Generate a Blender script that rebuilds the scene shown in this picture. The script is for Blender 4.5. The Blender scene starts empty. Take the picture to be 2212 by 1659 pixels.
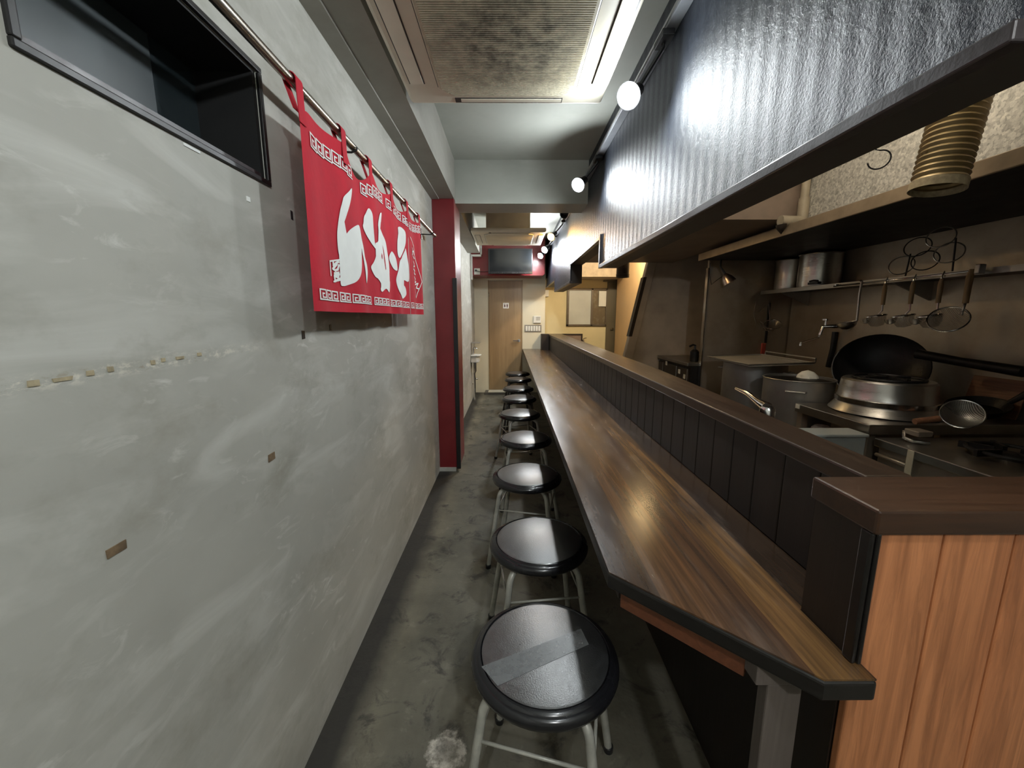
import bpy, bmesh, math, random
from mathutils import Vector, Matrix
random.seed(7)
SC = bpy.context.scene
COL = SC.collection
PI = math.pi

# ------------------------------------------------------------------ materials
class NT:
    def __init__(s, name):
        s.m = bpy.data.materials.new(name); s.m.use_nodes = True
        s.t = s.m.node_tree; s.b = s.t.nodes['Principled BSDF']
        s._co = None
    def n(s, typ, ins=None, **props):
        nd = s.t.nodes.new(typ)
        for k, v in props.items(): setattr(nd, k, v)
        for k, v in (ins or {}).items():
            if isinstance(v, bpy.types.NodeSocket): s.t.links.new(v, nd.inputs[k])
            else: nd.inputs[k].default_value = v
        return nd
    def co(s):
        if s._co is None: s._co = s.n('ShaderNodeNewGeometry').outputs['Position']
        return s._co
    def obco(s): return s.n('ShaderNodeTexCoord').outputs['Object']
    def mapv(s, v, scale=(1, 1, 1), rot=(0, 0, 0), loc=(0, 0, 0)):
        return s.n('ShaderNodeMapping', {'Vector': v, 'Scale': scale, 'Rotation': rot, 'Location': loc}).outputs[0]
    def noise(s, v, scale=5, detail=4, rough=.55, dist=0.):
        return s.n('ShaderNodeTexNoise', {'Vector': v, 'Scale': scale, 'Detail': detail, 'Roughness': rough, 'Distortion': dist}).outputs['Fac']
    def ramp(s, f, stops):
        nd = s.n('ShaderNodeValToRGB', {'Fac': f}); e = nd.color_ramp.elements
        while len(e) < len(stops): e.new(.5)
        for el, (p, c) in zip(e, stops):
            el.position = p; el.color = (c, c, c, 1) if isinstance(c, (int, float)) else (*c, 1)
        return nd.outputs[0]
    def mix(s, f, a, b, mode='MIX'):
        nd = s.n('ShaderNodeMix', data_type='RGBA', blend_type=mode)
        for k, v in ((0, f), (6, a), (7, b)):
            if isinstance(v, bpy.types.NodeSocket): s.t.links.new(v, nd.inputs[k])
            elif k == 0: nd.inputs[0].default_value = v
            else: nd.inputs[k].default_value = (*v, 1)
        return nd.outputs[2]
    def math(s, op, a, b=0., c=0.):
        nd = s.n('ShaderNodeMath', operation=op)
        for k, v in enumerate((a, b, c)):
            if isinstance(v, bpy.types.NodeSocket): s.t.links.new(v, nd.inputs[k])
            else: nd.inputs[k].default_value = v
        return nd.outputs[0]
    def xyz(s, v):
        nd = s.n('ShaderNodeSeparateXYZ', {'Vector': v}); return nd.outputs
    def bump(s, h, strength=.3, dist=.01):
        nd = s.n('ShaderNodeBump', {'Height': h, 'Strength': strength, 'Distance': dist})
        s.set('Normal', nd.outputs[0])
    def set(s, k, v):
        i = s.b.inputs[k]
        if isinstance(v, bpy.types.NodeSocket): s.t.links.new(v, i)
        else: i.default_value = (*v, 1) if isinstance(v, tuple) and len(v) == 3 else v

MATS = {}
def simple(name, col, rough=.5, metal=0., coat=0., var=.15, vscale=14., bump=0., spec=.5):
    """flat coloured surface with a little procedural mottling"""
    if name in MATS: return MATS[name]
    t = NT(name); f = t.noise(t.co(), vscale, 4)
    a = tuple(c * (1 - var) for c in col); b = tuple(min(1, c * (1 + var)) for c in col)
    t.set('Base Color', t.mix(t.ramp(f, [(.3, 0.), (.7, 1.)]), a, b))
    t.set('Roughness', t.math('MULTIPLY_ADD', f, .25, rough - .12)); t.set('Metallic', metal)
    t.set('Coat Weight', coat); t.set('Coat Roughness', .12); t.set('Specular IOR Level', spec)
    if bump: t.bump(t.noise(t.co(), vscale * 6, 3), bump, .003)
    MATS[name] = t.m; return t.m
def emit(name, col, strength):
    t = NT(name); t.set('Base Color', (.8, .8, .8)); t.set('Emission Color', col); t.set('Emission Strength', strength)
    MATS[name] = t.m; return t.m

def mat_plaster(name, a, b, c, marks=1.):
    t = NT(name); p = t.co()
    big = t.noise(t.mapv(p, (1.2, 1.1, 1.6)), 1.6, 5, .6)
    base = t.mix(t.ramp(big, [(.32, 0.), (.68, 1.)]), a, b)
    st = t.noise(t.mapv(p, (1, 1., 3.6), (math.radians(10), 0, 0)), 2.6, 6, .56, .7)      # trowel sweeps
    base = t.mix(t.math('MULTIPLY', t.ramp(st, [(.50, 0.), (.72, 1.)]), .62 * marks), base, c)
    st2 = t.noise(t.mapv(p, (1, 2.0, 4.6), (math.radians(-20), 0, 0)), 4.6, 7, .62, 1.)
    gate = t.ramp(t.noise(t.mapv(p, loc=(4, 2, 1)), 2.4, 3), [(.48, 0.), (.62, 1.)])
    base = t.mix(t.math('MULTIPLY', t.math('MULTIPLY', t.ramp(st2, [(.57, 0.), (.69, 1.)]), gate), .8 * marks), base, c)
    if marks == 1.:      # ragged line of old adhesive left by a removed rail
        y, z = t.xyz(p)[1], t.xyz(p)[2]
        rg = t.noise(t.mapv(p, (1, 1, 2.2)), 34, 6, .7)
        d = t.math('ABSOLUTE', t.math('SUBTRACT', z, t.math('MULTIPLY_ADD', y, .032, 1.174)))
        ln = t.math('MULTIPLY', t.ramp(t.math('MULTIPLY', d, 30.), [(.12, 1.), (.42, 0.)]), t.ramp(t.math('MULTIPLY', y, .5), [(.40, 1.), (.50, 0.)]))
        base = t.mix(t.math('MULTIPLY', ln, t.ramp(rg, [(.50, 0.), (.60, .9)])), base, (.66, .63, .54))
        base = t.mix(t.math('MULTIPLY', ln, t.ramp(rg, [(.34, .55), (.42, 0.)])), base, (.30, .25, .16))
    dk = t.noise(t.mapv(p, (1, 1.3, 1.9)), 2.3, 6, .7)
    base = t.mix(t.math('MULTIPLY', t.ramp(dk, [(.52, 0.), (.72, 1.)]), .6 * marks), base, tuple(x * .72 * y for x, y in zip(a, (1, .96, .86))))
    t.set('Base Color', base); t.set('Roughness', .62); t.set('Specular IOR Level', .35)
    h = t.math('ADD', t.math('MULTIPLY', st, .7), t.math('MULTIPLY', t.noise(p, 60, 4), .25))
    t.bump(h, .12, .005); MATS[name] = t.m; return t.m

def mat_floor():
    t = NT('dirty concrete'); p = t.co()
    a = t.noise(p, 2.2, 8, .65); b = t.noise(t.mapv(p, (1, 1, 1), loc=(3, 7, 0)), 7.5, 8, .7, .6)
    base = t.mix(t.ramp(a, [(.3, 0.), (.7, 1.)]), (.070, .064, .046), (.20, .185, .14))
    base = t.mix(t.math('MULTIPLY', t.ramp(b, [(.53, 0.), (.64, 1.)]), .75), base, (.030, .029, .026))
    c = t.noise(t.mapv(p, (1, 1, 1), loc=(9, 1, 0)), 11, 9, .72, .3)
    base = t.mix(t.math('MULTIPLY', t.ramp(c, [(.58, 0.), (.80, 1.)]), .5), base, (.36, .335, .28))
    x = t.xyz(p)[0]
    w = t.math('ADD', x, t.math('MULTIPLY', t.math('SUBTRACT', a, .5), .10))
    band = t.ramp(t.math('MULTIPLY_ADD', w, 1., .6), [(.0, 1.), (.085, 1.), (.165, 0.)])     # grime line along the wall foot
    base = t.mix(t.math('MULTIPLY', band, .92), base, (.018, .017, .016))
    # one paint splotch and its crust
    d = t.n('ShaderNodeVectorMath', {0: p, 1: (-.19, .985, 0)}, operation='DISTANCE').outputs['Value']
    d = t.math('ADD', d, t.math('MULTIPLY', t.math('SUBTRACT', t.noise(p, 28, 6, .7), .5), .075))
    ring = t.ramp(t.math('MULTIPLY', d, 8.), [(.22, .45), (.36, 1.), (.50, 0.)])
    base = t.mix(t.math('MULTIPLY', ring, t.ramp(t.noise(p, 45, 6, .75), [(.36, .15), (.56, 1.)])), base, (.55, .50, .43))
    y = t.xyz(p)[1]
    e = t.math('ABSOLUTE', t.math('ADD', t.math('ADD', x, .115), t.math('MULTIPLY', t.math('SUBTRACT', b, .5), .09)))
    crust = t.math('MULTIPLY', t.ramp(t.math('MULTIPLY', e, 10.), [(.1, 1.), (.3, 0.)]), t.ramp(t.math('MULTIPLY', y, .5), [(.40, 1.), (.46, 0.)]))
    base = t.mix(t.math('MULTIPLY', crust, t.ramp(c, [(.4, 0.), (.62, .8)])), base, (.4, .36, .3))
    t.set('Base Color', base); t.set('Roughness', t.ramp(a, [(.3, .5), (.7, .75)])); t.set('Specular IOR Level', .35)
    t.bump(t.math('ADD', b, t.math('MULTIPLY', t.noise(p, 70, 3), .3)), .35, .008); return t.m

def mat_rib():
    t = NT('dark ribbed wallcovering'); p = t.co(); x, y, z = t.xyz(p)
    rib = t.math('SINE', t.math('MULTIPLY', y, 2 * PI / .0655))
    n1 = t.noise(t.mapv(p, (1, 1, .8)), 62, 6, .7, .4); n2 = t.noise(p, 150, 4, .7)
    t.set('Base Color', t.mix(t.ramp(n1, [(.3, 0.), (.7, 1.)]), (.008, .010, .016), (.026, .031, .042)))
    t.set('Roughness', t.math('MULTIPLY_ADD', n1, .2, .28)); t.set('Metallic', .0); t.set('Specular IOR Level', .25)
    h = t.math('ADD', t.math('MULTIPLY', rib, .26), t.math('ADD', t.math('MULTIPLY', n1, .8), t.math('MULTIPLY', n2, .7)))
    t.bump(h, .45, .008); return t.m

def mat_wood(name, axis, bands, rough=.35, coat=.0, grain=.6, knots=0., bump=.08, gs=1., spec=.5):
    """bands = list of (pos, colour) across the boards; grain runs along axis"""
    t = NT(name); p = t.co(); x, y, z = t.xyz(p)
    long_, cross = {'x': (x, y), 'y': (y, x), 'z': (z, x)}[axis]
    sc = {'x': (.7, 16, 16), 'y': (16, .7, 16), 'z': (16, 16, .9)}[axis]
    w = t.noise(t.mapv(p, tuple(k * .25 for k in sc)), 1.3, 3)
    if len(bands) > 1 and isinstance(bands[0][0], float) and bands[0][0] != -9.:
        c0 = bands[0][0]; c1 = bands[-1][0] + 1e-6
        f = t.math('DIVIDE', t.math('SUBTRACT', cross, c0), c1 - c0)
        nd = t.n('ShaderNodeValToRGB', {'Fac': f}); nd.color_ramp.interpolation = 'CONSTANT'; e = nd.color_ramp.elements
        while len(e) < len(bands): e.new(.5)
        for el, (q, c) in zip(e, bands): el.position = (q - c0) / (c1 - c0); el.color = (*c, 1)
        base = nd.outputs[0]
    else:
        base = t.mix(t.ramp(w, [(.3, 0.), (.7, 1.)]), bands[0][1], bands[-1][1])
    g = t.noise(t.mapv(p, sc), 3.2 * gs, 8, .68, .9)
    dark = t.mix(1., base, (.32, .27, .25), 'MULTIPLY')
    base = t.mix(t.math('MULTIPLY', t.ramp(g, [(.38, 1.), (.62, 0.)]), grain), base, dark)
    w2 = t.noise(t.mapv(p, tuple(k * .12 for k in sc), loc=(5, 2, 1)), 2.1, 5, .6, .5)
    base = t.mix(t.math('MULTIPLY', t.ramp(w2, [(.5, 0.), (.72, 1.)]), grain * .9), base, dark)
    if knots:
        v = t.n('ShaderNodeTexVoronoi', {'Vector': t.mapv(p, tuple(k ** .5 * .55 for k in sc)), 'Scale': 2.4, 'Randomness': 1.}).outputs['Distance']
        base = t.mix(t.math('MULTIPLY', t.ramp(v, [(.08, 1.), (.30, 0.)]), knots), base, t.mix(1., base, (.22, .17, .2), 'MULTIPLY'))
    t.set('Base Color', base); t.set('Roughness', t.math('MULTIPLY_ADD', g, .22, rough - .1)); t.set('Coat Weight', coat); t.set('Coat Roughness', .18)
    t.set('Specular IOR Level', spec)
    t.bump(t.math('ADD', g, t.math('MULTIPLY', t.noise(p, 90, 3), .35)), bump, .004); MATS[name] = t.m; return t.m

def mat_counter():
    t = NT('worn lacquered counter planks'); p = t.co(); x, y, z = t.xyz(p)
    bands = [(.19, (.050, .028, .016)), (.285, (.120, .058, .025)), (.372, (.085, .042, .020)), (.452, (.165, .086, .030)), (.535, (.055, .032, .018)), (.64, (.08, .05, .03))]
    nd = t.n('ShaderNodeValToRGB', {'Fac': t.math('DIVIDE', t.math('SUBTRACT', x, .19), .45)}); nd.color_ramp.interpolation = 'CONSTANT'
    e = nd.color_ramp.elements
    while len(e) < len(bands): e.new(.5)
    for el, (q, c) in zip(e, bands): el.position = min(1, (q - .19) / .45); el.color = (*c, 1)
    base = nd.outputs[0]
    g = t.noise(t.mapv(p, (22, .8, 22)), 3., 6, .62, .4)
    base = t.mix(t.math('MULTIPLY', t.ramp(g, [(.36, 1.), (.64, 0.)]), .68), base, (.022, .013, .009))
    w = t.noise(t.mapv(p, (3.6, 1.05, 3), loc=(2, 4, 0)), 2.2, 6, .62, .4)
    base = t.mix(t.math('MULTIPLY', t.ramp(w, [(.5, 0.), (.68, 1.)]), .6), base, (.030, .021, .019))
    wear = t.noise(t.mapv(p, (7, 1.3, 7), loc=(7, 1, 0)), 3.0, 5, .6, .2)
    base = t.mix(t.math('MULTIPLY', t.ramp(wear, [(.52, 0.), (.78, 1.)]), .30), base, (.22, .18, .15))
    edge = t.math('ADD', x, t.math('MULTIPLY', t.math('SUBTRACT', t.noise(t.mapv(p, (1, 1, .2)), 34, 5, .7), .5), .022))
    base = t.mix(t.math('MULTIPLY', t.ramp(edge, [(.196, 1.), (.207, 0.)]), .8), base, (.42, .33, .20))       # bare wood where arms rubbed the front edge
    t.set('Base Color', base)
    t.set('Roughness', t.math('MULTIPLY_ADD', wear, .22, .12)); t.set('Specular IOR Level', .42)
    fine = t.noise(p, 130, 4, .7)
    t.bump(t.math('ADD', t.math('MULTIPLY', t.noise(t.mapv(p, (1, .3, 1)), 40, 4), .6), t.math('MULTIPLY', fine, .6)), .07, .004); return t.m

def mat_steel(name, col=(.42, .40, .37), rough=.3, axis=(1, 1, 40), metal=1., stain=.4, bump=.05):
    t = NT(name); p = t.co()
    g = t.noise(t.mapv(p, axis), 6, 5, .65); s = t.noise(p, 3.5, 6, .65)
    base = t.mix(t.math('MULTIPLY', t.ramp(s, [(.45, 0.), (.72, 1.)]), stain), col, tuple(c * k for c, k in zip(col, (.42, .34, .26))))
    t.set('Base Color', base); t.set('Metallic', metal)
    t.set('Roughness', t.math('ADD', t.math('MULTIPLY_ADD', g, .16, rough - .08), t.math('MULTIPLY', s, .12)))
    t.bump(g, bump, .002); MATS[name] = t.m; return t.m

def mat_galv():
    t = NT('galvanised sheet'); p = t.co()
    v = t.n('ShaderNodeTexVoronoi', {'Vector': p, 'Scale': 110.}).outputs['Color']; n = t.math('MULTIPLY_ADD', t.xyz(v)[0], .28, t.math('MULTIPLY', t.noise(p, 50, 6, .75), .72))
    t.set('Base Color', t.mix(t.ramp(n, [(.3, 0.), (.7, 1.)]), (.36, .35, .31), (.86, .84, .76))); t.set('Metallic', .2)
    t.set('Roughness', t.math('MULTIPLY_ADD', n, .3, .32)); t.bump(t.math('ADD', n, t.math('MULTIPLY', t.xyz(v)[0], .4)), .45, .006); return t.m

def mat_grille():
    t = NT('dusty grille slats'); p = t.co()
    n = t.noise(p, 22, 8, .75); b = t.noise(t.mapv(p, loc=(2, .3, 0)), 3.2, 4)
    d = t.n('ShaderNodeVectorMath', {0: t.mapv(p, (1, 1, 0)), 1: (.0, 1.42, 0)}, operation='DISTANCE').outputs['Value']
    m = t.math('MULTIPLY', t.ramp(d, [(.12, 1.), (.34, .12)]), t.ramp(n, [(.4, .25), (.62, 1.)]))
    t.set('Base Color', t.mix(m, (.62, .57, .43), (.17, .16, .125))); t.set('Roughness', .45); return t.m

WALL = mat_plaster('skim coated plaster', (.37, .362, .320), (.46, .452, .405), (.62, .615, .57))
CEIL = mat_plaster('painted ceiling plaster', (.40, .41, .365), (.46, .47, .42), (.52, .53, .48), .35)
BEAM = mat_plaster('bare grey mortar', (.30, .285, .25), (.37, .355, .31), (.44, .42, .38), .5)
FLOOR = mat_floor(); RIB = mat_rib(); COUNTER = mat_counter()
EDGE = mat_wood('black stained wood edge', 'y', [(-9., (.006, .005, .0045)), (-9., (.014, .011, .009))], .34, 0., .5)
RISER = mat_wood('near black stained boards', 'z', [(-9., (.009, .0055, .004)), (-9., (.020, .012, .008))], .5, 0., .6)
CAP = mat_wood('dark red brown cap', 'y', [(-9., (.020, .009, .004)), (-9., (.050, .024, .009))], .33, .05, .75)
CAPX = mat_wood('dark mahogany cap', 'x', [(-9., (.022, .009, .0035)), (-9., (.060, .024, .009))], .36, .1, .6)
PINE = mat_wood('orange stained pine boards', 'z', [(-9., (.50, .185, .072)), (-9., (.70, .30, .125))], .40, .1, .6, .9, .05)
BROWN = mat_wood('dark brown stained side', 'z', [(-9., (.016, .009, .0045)), (-9., (.030, .016, .008))], .55, 0., .5)
APRON = mat_wood('red brown apron', 'y', [(-9., (.15, .048, .020)), (-9., (.25, .085, .034))], .5, 0., .45)
POSTW = mat_wood('weathered grey post', 'z', [(-9., (.10, .082, .070)), (-9., (.15, .122, .105))], .6, 0., .3)
DOORW = mat_wood('mottled tan veneer', 'z', [(-9., (.27, .175, .085)), (-9., (.38, .265, .14))], .4, .1, .22, 0., .02, .6)
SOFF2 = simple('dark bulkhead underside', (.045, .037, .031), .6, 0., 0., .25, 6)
SOFF = simple('brown painted soffit', (.20, .148, .108), .6, 0., 0., .25, 6)
TRIM = simple('charcoal trim', (.034, .026, .028), .38, 0., .1, .3, 30, .12)
RED = simple('dark red gloss paint', (.20, .016, .020), .34, 0., .15, .12, 5)
CLOTH = simple('red cotton', (.52, .022, .040), .85, 0., 0., .12, 9, .25, .2)
PRINT = simple('white fabric print', (.82, .83, .80), .8, 0., 0., .05, 12)
ROD = mat_steel('brown chrome rod', (.42, .38, .33), .22, (1, 1, 1), 1., .3)
ACW = simple('aged ivory plastic', (.74, .69, .56), .42, 0., 0., .07, 6)
ACD = simple('louvre slot dark', (.05, .048, .042), .6)
GRIL = mat_grille()
BLACK = simple('black plastic', (.013, .013, .014), .35)
BLKM = simple('black painted metal', (.016, .015, .015), .38, .2)
SCREEN = simple('black glass screen', (.012, .014, .016), .16, 0., 0., .05, 14., 0., .35)
VINYL = simple('black vinyl seat', (.024, .025, .026), .34, 0., .0, .25, 55, .2, 1.); VINYL.node_tree.nodes['Principled BSDF'].inputs['IOR'].default_value = 1.75
RIMM = simple('gloss black seat rim', (.010, .010, .012), .24, 0., .3, .1, 20)
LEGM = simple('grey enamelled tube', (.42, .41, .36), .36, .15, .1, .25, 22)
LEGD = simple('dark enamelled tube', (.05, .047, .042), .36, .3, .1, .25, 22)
CREAM = simple('cream painted wall', (.62, .58, .45), .6, 0., 0., .05, 3)
YELLOW = simple('pale yellow painted wall', (.66, .58, .34), .6, 0., 0., .06, 3)
TAN = simple('tan painted wall', (.70, .47, .24), .55, 0., 0., .06, 3)
TAUPE = simple('taupe greasy wall', (.42, .36, .29), .5, 0., 0., .2, 4)
STEEL = mat_steel('stainless cladding', (.40, .345, .275), .36, (1, 1, 30), .65)
STEELP = mat_steel('stainless pot', (.62, .60, .56), .24, (1, 1, 60), 1., .22)
ALUM = mat_steel('dull aluminium', (.40, .39, .37), .42, (1, 1, 20), .9, .35)
CHROME = mat_steel('chrome', (.75, .75, .74), .1, (1, 1, 1), 1., .08, 0.)
TABLE = mat_steel('stainless table top', (.40, .38, .34), .3, (30, 1, 1), 1., .45)
GALV = mat_galv()
HOODIN = simple('near black hood inside', (.010, .010, .012), .55, 0., 0., .3, 8)  # near-black tone with slight mottling
SOOT = simple('seasoned iron', (.014, .013, .013), .42, .5, 0., .3, 20, .3)
DUCT = simple('amber flexible duct', (.34, .25, .12), .32, .35, .2, .2, 18)
PVC = simple('beige pvc pipe', (.42, .36, .26), .4)
HWOOD = mat_wood('greasy wooden handle', 'z', [(-9., (.26, .16, .07)), (-9., (.36, .24, .11))], .5)
BOARDW = mat_wood('scorched board', 'y', [(-9., (.23, .10, .045)), (-9., (.30, .14, .07))], .55)
WHITE = simple('white plastic', (.66, .66, .62), .4, 0., 0., .05)
PAPER = simple('white paper', (.75, .74, .66), .8, 0., 0., .04)
GREYBOX = simple('pale grey plastic box', (.36, .39, .38), .4, 0., 0., .05)
REDP = simple('red plastic', (.42, .07, .05), .4)
PANE = simple('blue grey window glass', (.026, .036, .040), .22, 0., .3, .10, 2)
FROST = simple('frosted pane', (.50, .53, .50), .35, 0., .2, .1, 3)
FRAMEB = simple('brown aluminium frame', (.12, .10, .075), .4, .4)
DDOOR = simple('dark olive door', (.10, .082, .048), .42, 0., .1, .1, 3)
MARKB = simple('brown adhesive scrap', (.15, .10, .055), .8, 0., 0., .4, 60)
MARKO = simple('old tan adhesive', (.36, .30, .19), .8, 0., 0., .3, 60)
COPPER = mat_steel('tarnished reflector', (.52, .42, .36), .28, (1, 1, 1), 1., .3)
BULBW = emit('cool white lamp glass', (.90, .97, 1., 1), 420.)
BULBF = emit('bright white lamp glass', (.92, .97, 1., 1), 760.)
BULBO = emit('amber lamp glass', (1., .55, .16, 1), 170.)
WARM = emit('warm lamp glass', (1., .83, .58, 1), 820.)
t = NT('clear packing tape'); n_ = t.noise(t.co(), 60, 6, .7)
t.set('Base Color', t.mix(n_, (.10, .105, .11), (.26, .27, .27))); t.set('Roughness', .3); t.set('Alpha', .6); TAPE = t.m
t = NT('wire mesh gauze'); w1 = t.n('ShaderNodeTexWave', {'Vector': t.co(), 'Scale': 90.}).outputs['Fac']
t.set('Base Color', (.30, .29, .26)); t.set('Metallic', .9); t.set('Roughness', .35); t.set('Alpha', t.math('MULTIPLY_ADD', w1, .5, .15)); GAUZE = t.m

# ------------------------------------------------------------------ mesh builder (world coordinates)
class MB:
    def __init__(s): s.bm = bmesh.new()
    def poly(s, pts, smooth=False):
        f = s.bm.faces.new([s.bm.verts.new(p) for p in pts]); f.smooth = smooth; return f
    def box(s, x0, x1, y0, y1, z0, z1):
        v = [s.bm.verts.new((x, y, z)) for x in (x0, x1) for y in (y0, y1) for z in (z0, z1)]
        for q in ((0, 1, 3, 2), (4, 6, 7, 5), (0, 4, 5, 1), (2, 3, 7, 6), (0, 2, 6, 4), (1, 5, 7, 3)): s.bm.faces.new([v[i] for i in q])
        return s
    def obox(s, c, ax, ay, az):
        c, ax, ay, az = map(Vector, (c, ax, ay, az))
        v = [s.bm.verts.new(c + ax * i + ay * j + az * k) for i in (-1, 1) for j in (-1, 1) for k in (-1, 1)]
        for q in ((0, 1, 3, 2), (4, 6, 7, 5), (0, 4, 5, 1), (2, 3, 7, 6), (0, 2, 6, 4), (1, 5, 7, 3)): s.bm.faces.new([v[i] for i in q])
        return s
    def prism(s, pts, vec):
        a = [s.bm.verts.new(p) for p in pts]; b = [s.bm.verts.new(Vector(p) + Vector(vec)) for p in pts]
        s.bm.faces.new(a); s.bm.faces.new(b[::-1]); n = len(a)
        for i in range(n): s.bm.faces.new((a[i], b[i], b[(i + 1) % n], a[(i + 1) % n]))
        return s
    def lathe(s, prof, c=(0, 0, 0), axis=(0, 0, 1), seg=40, up=None):
        az = Vector(axis).normalized(); ax = az.orthogonal().normalized(); ay = az.cross(ax); c = Vector(c); rings = []
        for r, h in prof:
            if r < 1e-6: rings.append([s.bm.verts.new(c + az * h)])
            else: rings.append([s.bm.verts.new(c + az * h + (ax * math.cos(2 * PI * i / seg) + ay * math.sin(2 * PI * i / seg)) * r) for i in range(seg)])
        for A, B in zip(rings, rings[1:]):
            if len(A) == 1 and len(B) == 1: continue
            for i in range(seg):
                j = (i + 1) % seg
                vs = [A[0], B[j], B[i]] if len(A) == 1 else [A[i], A[j], B[0]] if len(B) == 1 else [A[i], A[j], B[j], B[i]]
                s.bm.faces.new(vs).smooth = True
        return s
    def tube(s, path, r, seg=10, closed=False, caps=True, rad=None):
        P = [Vector(p) for p in path]; n = len(P); rings = []; ax = None
        for i in range(n):
            a = P[(i - 1) % n] if (closed or i) else P[i]; b = P[(i + 1) % n] if (closed or i < n - 1) else P[i]
            d = (b - a).normalized()
            if ax is None: ax = d.orthogonal().normalized()
            ax = (ax - d * ax.dot(d)).normalized(); ay = d.cross(ax); rr = rad[i] if rad else r
            rings.append([s.bm.verts.new(P[i] + (ax * math.cos(2 * PI * k / seg) + ay * math.sin(2 * PI * k / seg)) * rr) for k in range(seg)])
        for i in range(n if closed else n - 1):
            A, B = rings[i], rings[(i + 1) % n]
            for k in range(seg):
                j = (k + 1) % seg; s.bm.faces.new((A[k], A[j], B[j], B[k])).smooth = True
        if caps and not closed: s.bm.faces.new(rings[0][::-1]); s.bm.faces.new(rings[-1])
        return s
    def ring(s, c, nrm, R, r, seg=32, rseg=8):
        a = Vector(nrm).normalized().orthogonal().normalized(); b = Vector(nrm).normalized().cross(a); c = Vector(c)
        return s.tube([c + (a * math.cos(2 * PI * i / seg) + b * math.sin(2 * PI * i / seg)) * R for i in range(seg)], r, rseg, True)
    def sphere(s, c, r, seg=20):
        k = seg // 2
        return s.lathe([(r * math.sin(PI * i / k), -r * math.cos(PI * i / k)) for i in range(k + 1)], c, (0, 0, 1), seg)

def origin_of(o):
    v = Vector((0, 0, 0))
    while o is not None: v += o.location; o = o.parent
    return v
def build(name, mb, mat, parent=None, bevel=0., org=None, seg=2):
    bm = mb.bm
    bmesh.ops.recalc_face_normals(bm, faces=bm.faces)
    lo = Vector([min(v.co[k] for v in bm.verts) for k in range(3)]); hi = Vector([max(v.co[k] for v in bm.verts) for k in range(3)])
    if parent is not None: off = origin_of(parent)
    else: off = Vector(org) if org else Vector(((lo.x + hi.x) / 2, (lo.y + hi.y) / 2, lo.z))
    for e in bm.edges:
        if len(e.link_faces) == 2 and e.calc_face_angle(0) > math.radians(38): e.smooth = False
    for v in bm.verts: v.co -= off
    me = bpy.data.meshes.new(name); bm.to_mesh(me); bm.free(); me.materials.append(mat)
    o = bpy.data.objects.new(name, me); COL.objects.link(o)
    if parent is not None: o.parent = parent
    else: o.location = off
    if bevel:
        md = o.modifiers.new('bevel', 'BEVEL'); md.width = bevel; md.segments = seg; md.limit_method = 'ANGLE'; md.angle_limit = math.radians(50)
    return o
def thing(name, label, cat, loc, group=None):
    o = bpy.data.objects.new(name, None); COL.objects.link(o); o.location = loc; o.empty_display_size = .1
    return tag(o, label, cat, group)
def tag(o, label, cat, group=None):
    o['label'] = label; o['category'] = cat
    if group: o['group'] = group
    return o
def struct(name, mb, mat, parent=None, bevel=0., label=None):
    o = build(name, mb, mat, parent, bevel)
    o['kind'] = 'structure'
    if label: o['label'] = label
    return o
def copy_tree(o, parent=None):
    c = o.copy(); COL.objects.link(c)
    if parent is not None: c.parent = parent
    for ch in list(o.children): copy_tree(ch, c)
    return c
def arc(c, u, v, r, a0, a1, n=10):
    c, u, v = Vector(c), Vector(u), Vector(v)
    return [c + u * (r * math.cos(a0 + (a1 - a0) * i / n)) + v * (r * math.sin(a0 + (a1 - a0) * i / n)) for i in range(n + 1)]

XW, XR, ZC, YB, YD, YF = -.588, 2.30, 2.445, -2.6, 6.72, 7.02      # wall planes
XF, XS = .60, .715                                                 # bulkhead front and back

# ------------------------------------------------------------------ room shell
struct('floor', MB().box(XW - .3, XR + .2, YB - .2, YF + .2, -.1, 0), FLOOR)
struct('ceiling', MB().box(XW - .3, XR + .2, YB - .2, YF + .2, ZC, ZC + .1), CEIL)
WY0, WY1, WZ0, WZ1 = .541, 1.033, 1.596, 1.832
wl = MB()
wl.box(XW - .16, XW, YB, WY0, 0, ZC); wl.box(XW - .16, XW, WY1, YF, 0, ZC)
wl.box(XW - .16, XW, WY0, WY1, 0, WZ0); wl.box(XW - .16, XW, WY0, WY1, WZ1, ZC)
wall_left = struct('wall_left', wl, WALL)
struct('wall_back', MB().box(XW - .16, XR, YB - .1, YB, 0, ZC), CEIL)
wr = struct('wall_right', MB().box(XR, XR + .1, YB, YF, 0, ZC), TAUPE)
struct('wall_cladding', MB().box(XR - .008, XR - .0005, .9, 3.29, .0, 1.716), STEEL, wr, label='stainless sheet')
struct('wall_light_block', MB().box(.95, 1.05, YB, .533, 0, ZC), CEIL)  # unseen wall added to keep rear light out of the kitchen
struct('wall_far', MB().box(XW, XR, YF, YF + .1, 0, ZC), YELLOW)
struct('wall_toilet', MB().box(XW, -.36, YD, YF, 0, 1.9).box(.21, .585, YD, YF, 0, 1.9).box(-.36, .21, YD, YF, 1.865, 1.9).box(XW, .585, YD, YF, 1.9, ZC), CREAM)
struct('wall_kitchen', MB().box(1.80, 1.86, 4.11, 6.86, 0, ZC), TAN)
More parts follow.
